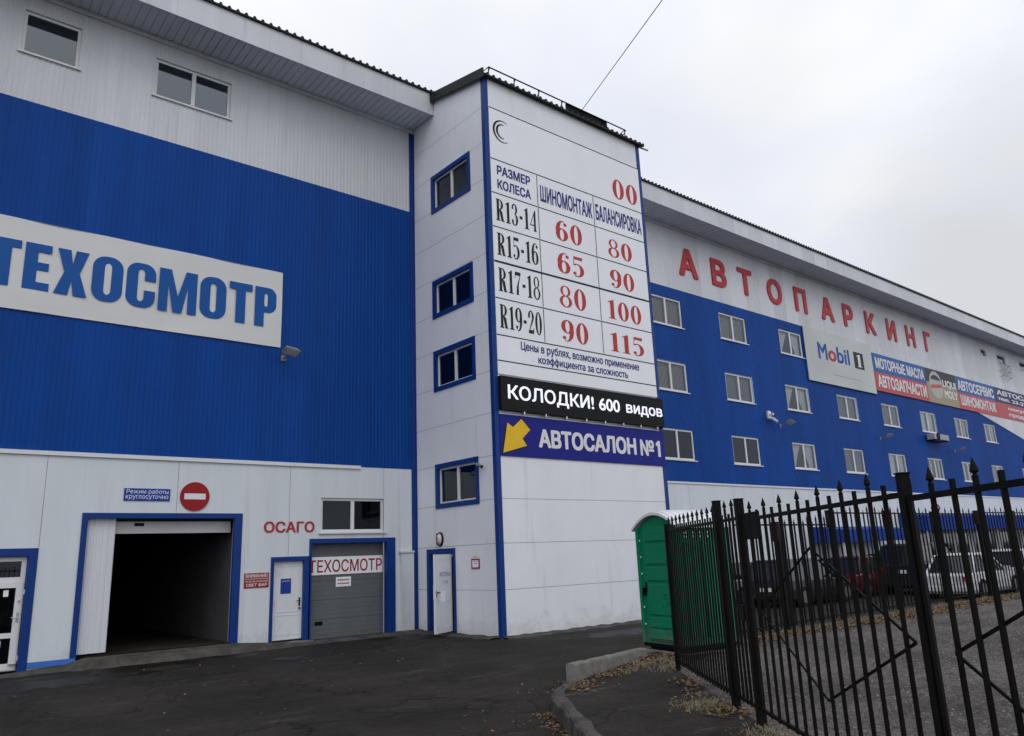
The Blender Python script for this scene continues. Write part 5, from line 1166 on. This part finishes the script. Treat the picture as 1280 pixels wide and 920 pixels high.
struct('concrete_slab', MB().hexa([Vector((p.x, p.y, 0.05)) for p in P4] + [Vector((p.x, p.y, PZ + .0035)) for p in P4]), 'concrete')

# ================================================================== NEAR FENCE
FZ = PZ
def spear(mb, p, zt_, r=.014):
    x, y = p.x, p.y
    pr_ = [(zt_ - .115, .009), (zt_ - .105, .020), (zt_ - .09, .010), (zt_ - .075, .026), (zt_ - .045, .017), (zt_, .001)]
    mb.tube([(x, y, z) for z, r_ in pr_], [r_ for z, r_ in pr_], 6)
def fence_bars(mb, s0, s1, zlow, zshort, zlong, sp_, w_=.024, first_long=True):
    s = s0; i = 0
    while s <= s1 + 1e-4:
        lg = (i % 2 == 0) == first_long; p = fp(s); zt2 = zlong - .11 if lg else zshort
        a = fp(s, zlow); b_ = fp(s, zt2)
        ux = FU * w_ / 2; nx_ = FN * w_ / 2
        mb.hexa([a - ux - nx_, a + ux - nx_, a + ux + nx_, a - ux + nx_, b_ - ux - nx_, b_ + ux - nx_, b_ + ux + nx_, b_ - ux + nx_])
        if lg: spear(mb, p, zlong)
        s += sp_; i += 1
def fbeam(mb, s0, z0, s1, z1, w_=.025, h_=.035, o=0.0): mb.beam(fp(s0, z0, o), fp(s1, z1, o), w_, h_)
RT, RB = 2.235, 0.33
def post(s, ztop, w_, parent):
    mb = MB(); ux = FU * w_ / 2; nx_ = FN * w_ / 2; a = fp(s, .05); b_ = fp(s, ztop); mb.hexa([a - ux - nx_, a + ux - nx_, a + ux + nx_, a - ux + nx_, b_ - ux - nx_, b_ + ux - nx_, b_ + ux + nx_, b_ - ux + nx_])
    cp = MB(); ux *= 1.15; nx_ *= 1.15; a = fp(s, ztop + .001); b_ = fp(s, ztop + .012); cp.hexa([a - ux - nx_, a + ux - nx_, a + ux + nx_, a - ux + nx_, b_ - ux - nx_, b_ + ux - nx_, b_ + ux + nx_, b_ - ux + nx_]); mb.add(cp)
    return build('post', mb, 'dark_metal', parent, bevel=.004)
S1, S2, S3, S4 = 2.98, 3.86, 7.37, 10.9
o = thing('metal_fence', 'short run of black iron bar fence between the green toilet and the gate', 'fence', tuple(fp(1.4)))
mb = MB(); fence_bars(mb, .08, S1 - .1, .28, 2.30, 2.44, .128, w_=.021, first_long=False); build('bars', mb, 'dark_metal', o)
mb = MB(); fbeam(mb, -.02, RT, S1 - .06, RT); build('top_rail', mb, 'dark_metal', o); mb = MB(); fbeam(mb, -.02, RB, S1 - .06, RB); build('bottom_rail', mb, 'dark_metal', o)
post(0, 2.32, .07, o); post(S1, 2.47, .086, o)
o = thing('wicket_gate', 'narrow black iron wicket gate between the two thick fence posts', 'gate', tuple(fp((S1 + S2) / 2)))
mb = MB(); fence_bars(mb, S1 + .19, S2 - .14, .30, 2.30, 2.46, .138, first_long=False); build('bars', mb, 'dark_metal', o)
mb = MB(); fbeam(mb, S1 + .07, RT, S2 - .07, RT); fbeam(mb, S1 + .07, RB, S2 - .07, RB); mb.beam(fp(S1 + .09, .3), fp(S1 + .09, 2.24), .035, .035); mb.beam(fp(S2 - .09, .3), fp(S2 - .09, 2.24), .035, .035); build('frame', mb, 'dark_metal', o)
mb = MB(); 
lk = fp(S2 - .22, 0, -.03); mb.beam(fp(S2 - .30, 1.25), fp(S2 - .12, 1.25), .06, .16); build('lock_box', mb, 'dark_metal', o)
def gate_leaf(label, s0, s1, p0, p1, RT=2.21, zs_=2.29, zl_=2.395):
    o = thing('gate_leaf', label, 'gate', tuple(fp((s0 + s1) / 2)), group='leaves of the black double gate')
    if p0: post(s0 - .09, 2.45, .11, o)
    mb = MB(); n_ = round((s1 - s0 - .1) / .222); fence_bars(mb, s0 + .05 + .222, s1 - .10, .30, zs_, zl_, .222, first_long=True); build('bars', mb, 'dark_metal', o)
    mb = MB(); fbeam(mb, s0, RT, s1, RT); fbeam(mb, s0, RB, s1, RB); mb.beam(fp(s0 + .012, .29), fp(s0 + .012, RT + .02), .024, .03); mb.beam(fp(s1 - .012, .29), fp(s1 - .012, RT + .02), .024, .03); build('frame', mb, 'dark_metal', o)
    sm = (s0 + s1) / 2; zm_ = (RT + RB) / 2 + .03; hh = .60; off = .022
    br = MB()
    fbeam(br, s0 + .2, zm_, sm, zm_ + hh, .010, .019, off); fbeam(br, sm, zm_ + hh, s1 - .15, zm_, .010, .019, off); fbeam(br, s1 - .15, zm_, sm, zm_ - hh, .010, .019, off); fbeam(br, sm, zm_ - hh, s0 + .2, zm_, .010, .019, off); build('brace', br, 'dark_metal', o)
    return o
G1 = gate_leaf('black iron gate leaf with diamond brace between the thick posts', S2 + .08, S3 - .04, False, False)
post(S2, 2.43, .086, G1)
mb = MB(); a = fp(S2 + .06, 2.02, .04); mb.beam(fp(S2 + .07, 2.14), fp(S2 + .62, 2.14), .02, .27); build('cover_plate', mb, 'dark_metal', G1)
G2 = gate_leaf('nearest black iron gate leaf with diamond brace cut by the right edge of the photo', S3 + .04, S4 - .08, False, False, 2.18, 2.255, 2.35)
post(S3, 2.335, .066, G2); post(S4, 2.4, .11, G2)

# ================================================================== FAR FENCE
def far_fence(label, a, b, zt_, zr, sp_=.21, ps=2.6):
    a, b = Vector((*a, 0)), Vector((*b, 0)); L = (b - a).length; d = (b - a).normalized(); n = Vector((-d.y, d.x, 0))
    o = thing('metal_fence', label, 'fence', tuple(a.lerp(b, .5)), group='sections of the black fence behind the gravel yard')
    mb = MB(); s = .15; i = 0
    while s < L - .05:
        p = a + d * s; w_ = .0145; zt2 = zt_ if i % 2 == 0 else zt_ - .10
        mb.box(p.x - w_, p.x + w_, p.y - w_, p.y + w_, PZ + .10, zt2 - .08); mb.tube([(p.x, p.y, zt2 - .08), (p.x, p.y, zt2)], [.013, .001], 4); s += sp_; i += 1
    build('bars', mb, 'dark_metal', o)
    mb = MB(); mb.beam(a + Vector((0, 0, zr)), b + Vector((0, 0, zr)), .03, .035); mb.beam(a + Vector((0, 0, PZ + .16)), b + Vector((0, 0, PZ + .16)), .03, .035); build('rails', mb, 'dark_metal', o)
    k = int(round(L / ps))
    for i in range(k):
        p = a + d * (L * i / k); q = MB(); q.box(p.x - .05, p.x + .05, p.y - .05, p.y + .05, 0, zr + .04); po = build('post', q, 'dark_metal', o)
        q = MB(); q.box(p.x - .10, p.x + .10, p.y - .07, p.y + .07, zr - .35, zr + .045 + .02); build('post_cap', q, 'rust', po)
    return o
far_fence('lower length of black spear fence across the yard behind the green toilet', (0.35, -10.0), (5.35, -9.72), 2.62, 2.38)
far_fence('taller length of black spear fence across the yard in front of the parked cars', (5.45, -9.71), (13.9, -9.80), 2.86, 2.66)
far_fence('farthest length of black spear fence running out of the photo on the right', (14.05, -9.83), (40, -10.9), 2.90, 2.70)

# ================================================================== CARS
def car(label, x, y, heading, paint, L=4.3, W=1.74, H=1.47, suv=False, est=False, group='cars parked behind the far fence'):
    o = thing('parked_car', label, 'car', (x, y, 0), heading, group=group, local=True)   # local: +x forward, origin at rear centre
    gc = .22 if suv else .17; belt = .58 * H + (.06 if suv else 0)
    # lower body stations: x, half width, z of shoulder
    if suv or est: st = [(0, .80, belt - .10), (.06, .92, belt), (.9, 1.0, belt), (2.4, 1.0, belt - .02), (L - 1.15, .99, belt - .03), (L - .5, .95, belt - .12), (L - .08, .84, belt - .26), (L, .74, belt - .38)]
    else: st = [(0, .80, belt - .12), (.07, .92, belt - .03), (.8, 1.0, belt), (2.2, 1.0, belt - .01), (L - 1.25, .99, belt - .03), (L - .5, .95, belt - .13), (L - .08, .84, belt - .27), (L, .74, belt - .38)]
    mb = MB(); rings = []
    for (sx, k, zs) in st:
        hw = W / 2 * k; zl = gc + (.10 if sx < .05 or sx > L - .05 else 0)
        ring = [(sx, -hw * .92, zl), (sx, -hw, zl + .12), (sx, -hw, (zl + zs) / 2 + .05), (sx, -hw * .955, zs - .03), (sx, -hw * .88, zs), (sx, hw * .88, zs), (sx, hw * .955, zs - .03), (sx, hw, (zl + zs) / 2 + .05), (sx, hw, zl + .12), (sx, hw * .92, zl)]
        rings.append(len(mb.v)); mb.v += [Vector(p) for p in ring]
    for a, b in zip(rings, rings[1:]):
        for k in range(10): mb.f.append((a + k, a + (k + 1) % 10, b + (k + 1) % 10, b + k))
    mb.f.append(tuple(rings[0] + k for k in range(10))); mb.f.append(tuple(rings[-1] + k for k in reversed(range(10))))
    hw = W / 2
    if suv or est: r0, r1, c0, c1 = .25, L - 2.0, .03, L - 1.3
    else: r0, r1, c0, c1 = .95, L - 2.05, .42, L - 1.25
    zR = H; tw_ = .70
    # roof and pillars in body colour
    mb.hexa([(r0 - .05, -hw * (tw_ + .03), zR - .07), (r1 + .05, -hw * (tw_ + .03), zR - .07), (r1 + .05, hw * (tw_ + .03), zR - .07), (r0 - .05, hw * (tw_ + .03), zR - .07), (r0 + .15, -hw * tw_ * .9, zR), (r1 - .2, -hw * tw_ * .9, zR), (r1 - .2, hw * tw_ * .9, zR), (r0 + .15, hw * tw_ * .9, zR)])
    for sg in (-1, 1):
        for (xb, xt) in ((c0, r0), (c0 + (c1 - c0) * .42, r0 + (r1 - r0) * .5), (c1, r1)):
            mb.beam((xb, sg * hw * .885, belt - .04), (xt, sg * hw * (tw_ + .015), zR - .05), .07, .06)
    build('body', mb, paint, o, bevel=.02)
    g = MB(); g.hexa([(c0 + .02, -hw * .865, belt - .05), (c1 - .02, -hw * .865, belt - .05), (c1 - .02, hw * .865, belt - .05), (c0 + .02, hw * .865, belt - .05), (r0, -hw * tw_, zR - .06), (r1, -hw * tw_, zR - .06), (r1, hw * tw_, zR - .06), (r0, hw * tw_, zR - .06)]); build('windows', g, 'car_glass', o)
    rw = .36 if suv else .315
    for wx in (.78, L - .82):
        for sg in (-1, 1):
            t = MB(); t.tube([(wx, sg * (hw - .19), rw), (wx, sg * (hw + .012), rw)], rw, 24); wh = build('wheel', t, 'tyre', o); t = MB(); t.tube([(wx, sg * (hw + .0125), rw), (wx, sg * (hw + .02), rw)], rw * .62, 18); build('rim', t, 'rim', wh)
    for sg in (-1, 1):
        t = MB(); t.box(-.025, .12, min(sg * hw * .66, sg * hw * .87), max(sg * hw * .66, sg * hw * .87), belt - .26, belt - .12); build('tail_light', t, 'lamp_red', o)
        t = MB(); t.box(L - .16, L - .03, min(sg * hw * .5, sg * hw * .8), max(sg * hw * .5, sg * hw * .8), belt - .42, belt - .30); build('headlight', t, 'lamp_glass', o)
        t = MB(); t.box(c1 - .30, c1 - .12, min(sg * hw * .97, sg * hw * 1.13), max(sg * hw * .97, sg * hw * 1.13), belt + .0, belt + .13); build('mirror', t, paint, o)
    t = MB(); t.box(-.03, .02, -.26, .26, belt - .36, belt - .24); build('number_plate', t, 'plate', o)
    build('bumper', MB().box(-.06, .06, -hw * .86, hw * .86, gc + .08, gc + .26), paint, o, bevel=.03); build('bumper', MB().box(L - .10, L + .03, -hw * .78, hw * .78, gc + .10, gc + .24), paint, o, bevel=.03)
    return o
car('pale silver car partly hidden by the green toilet', 10.3, -2.3, .05, 'car_silver', H=1.5, est=True)
car('dark red car with white number plate seen from behind', 15.3, -4.2, .03, 'car_red', H=1.46)
car('dark brown estate car parked between the silver car and the red one', 10.5, -4.5, .02, 'car_brown', L=4.4, H=1.5, est=True)
car('tall black off-road car beside the dark red one', 17.6, -5.6, .0, 'car_black', L=4.7, W=1.88, H=1.85, suv=True)
car('white saloon parked by the brown leafy verge', 15.6, -7.95, -.02, 'car_white', H=1.46)
car('white hatchback parked beyond the white saloon', 19.8, -8.35, -.04, 'car_white', H=1.5, est=True, L=4.0)
car('dark grey car at the right end of the parked row', 24.5, -8.9, -.03, 'car_grey', H=1.47)
car('black saloon parked close to the far wall', 21.5, -2.6, .02, 'car_black', H=1.45)

# ================================================================== LITTER AND WEEDS
def scatter(name, spots, n, size, mat, flat_=0.6, zf=None):
    mb = MB()
    for _ in range(n):
        (ax, ay), (bx_, by_), sp_, w_ = random.choices(spots, [s[3] for s in spots])[0]
        t_ = random.random(); x = ax + (bx_ - ax) * t_ + random.gauss(0, sp_); y = ay + (by_ - ay) * t_ + random.gauss(0, sp_)
        z = (zf(x, y) if zf else PZ) + random.uniform(.004, .03); s_ = size * random.uniform(.5, 1.3)
        T_ = Matrix.Translation((x, y, z)) @ Matrix.Rotation(random.uniform(0, 2 * PI), 4, 'Z') @ Matrix.Rotation(random.gauss(0, flat_), 4, 'X') @ Matrix.Rotation(random.gauss(0, flat_), 4, 'Y')
        q = [T_ @ Vector(p) for p in ((-s_, 0, 0), (-s_ * .2, -s_ * .5, s_ * .12), (s_, 0, 0), (-s_ * .2, s_ * .5, s_ * .12))]
        q = [Vector((v.x, v.y, max(v.z, z - .002))) for v in q]
        mb.quad(*q)
    return struct(name, mb, mat, kind='stuff', origin=(0, 0, 0))
def zl(x, y): return PZ if y < -9.9 + .35 * (x + 1.7) or x > -1 else .0
scatter('fallen_leaves', [((-4.0, -10.95), (-1.6, -10.15), .10, 6), ((-2.4, -10.5), (-1.5, -10.2), .16, 4), ((-5.0, -11.5), (-4.3, -11.1), .15, 2), ((-4.6, -13.2), (-3.2, -11.9), .10, 2), ((-5.0, -14.0), (-4.7, -13.5), .14, 2)], 1000, .036, 'leaf')
scatter('gutter_leaves', [((-5.55, -11.6), (-6.6, -13.2), .08, 3), ((-6.6, -13.2), (-8.8, -16.3), .12, 2)], 500, .026, 'leaf', zf=lambda x, y: 0.0)
scatter('verge_leaves', [((.6, -10.2), (14, -10.1), .16, 6), ((5, -10.4), (14, -10.3), .20, 5), ((14, -10.2), (30, -10.9), .28, 5)], 7000, .05, 'leaf')
scatter('road_leaves', [((-11.5, -4.0), (-1.0, -3.0), 1.6, 2), ((-9, -8), (-3, -5), 1.8, 1), ((-6.5, -12.5), (-4.8, -10.5), .5, 2)], 220, .028, 'leaf', zf=lambda x, y: 0.0 if y > -10.5 - .1 or x < -5.6 else PZ)
def pebbles(name, n, mat):
    mb = MB()
    for _ in range(n):
        t_ = random.random() ** 1.4; x = -8.5 + 24 * t_ + random.gauss(0, 1.0); y0 = FA.y + (x - FA.x) * FU.y / FU.x
        lo = max(-19.5, y0 - 7) if x > -3 else y0 - 4.5; y = random.uniform(min(y0, -10.35) - 6.0 * (1 - t_) - .8, min(y0, -10.35))
        if x > -2.8: y = random.uniform(-18 + 4 * t_, -10.4)
        if (Vector((x, y, 0)) - FA).dot(FN) < .05 and x < FA.x: continue
        r = random.uniform(.008, .022) * (1 + .6 * t_); a = random.uniform(0, 6.28); c, s_ = math.cos(a) * r, math.sin(a) * r; k = random.uniform(.5, 1)
        z = PZ - .006
        p = [(x + c, y + s_, z), (x - s_ * k, y + c * k, z), (x - c, y - s_, z), (x + s_ * k, y - c * k, z), (x + c * .2, y + s_ * .2, z + r * .7)]
        n_ = len(mb.v); mb.v += [Vector(q) for q in p]
        for i in range(4): mb.f.append((n_ + i, n_ + (i + 1) % 4, n_ + 4))
    return struct(name, mb, mat, kind='stuff', origin=(0, 0, 0))
M['stone'] = pm('stone', (0.17, 0.165, 0.155), 0.9, 0.5, (25, 25, 25))
pebbles('loose_stones', 9000, 'stone')
def grass(name, spots, n, h, mat):
    mb = MB()
    for _ in range(n):
        (ax, ay), (bx_, by_), sp_, w_ = random.choices(spots, [s[3] for s in spots])[0]; t_ = random.random()
        x = ax + (bx_ - ax) * t_ + random.gauss(0, sp_); y = ay + (by_ - ay) * t_ + random.gauss(0, sp_); hh = h * random.uniform(.4, 1.2); a = random.uniform(0, 2 * PI)
        dx, dy = math.cos(a), math.sin(a); ln_ = random.uniform(.4, 2.2) * hh; w2 = random.uniform(.002, .0045)
        p = Vector((x, y, PZ)); m_ = p + Vector((dx * ln_ * .35, dy * ln_ * .4, hh * .6)); e = p + Vector((dx * ln_, dy * ln_, hh * random.uniform(.15, .9)))
        s_ = Vector((-dy, dx, 0)) * w2
        mb.quad(p - s_, p + s_, m_ + s_ * .8, m_ - s_ * .8); mb.poly([m_ - s_ * .8, m_ + s_ * .8, e])
    return struct(name, mb, mat, kind='stuff', origin=(0, 0, 0))
grass('dry_grass', [((-4.75, -13.5), (-4.55, -13.3), .16, 3), ((-2.9, -11.3), (-2.0, -10.9), .14, 2), ((-5.3, -14.5), (-6.4, -15.9), .14, 3), ((-3.6, -10.9), (-1.8, -10.4), .10, 2)], 3600, .045, 'straw')
grass('verge_grass', [((.6, -10.1), (14, -10.0), .15, 5), ((14, -10.1), (30, -10.8), .2, 3)], 4500, .12, 'straw')

for ob in bpy.data.objects:
    if '_o' in ob: del ob['_o']
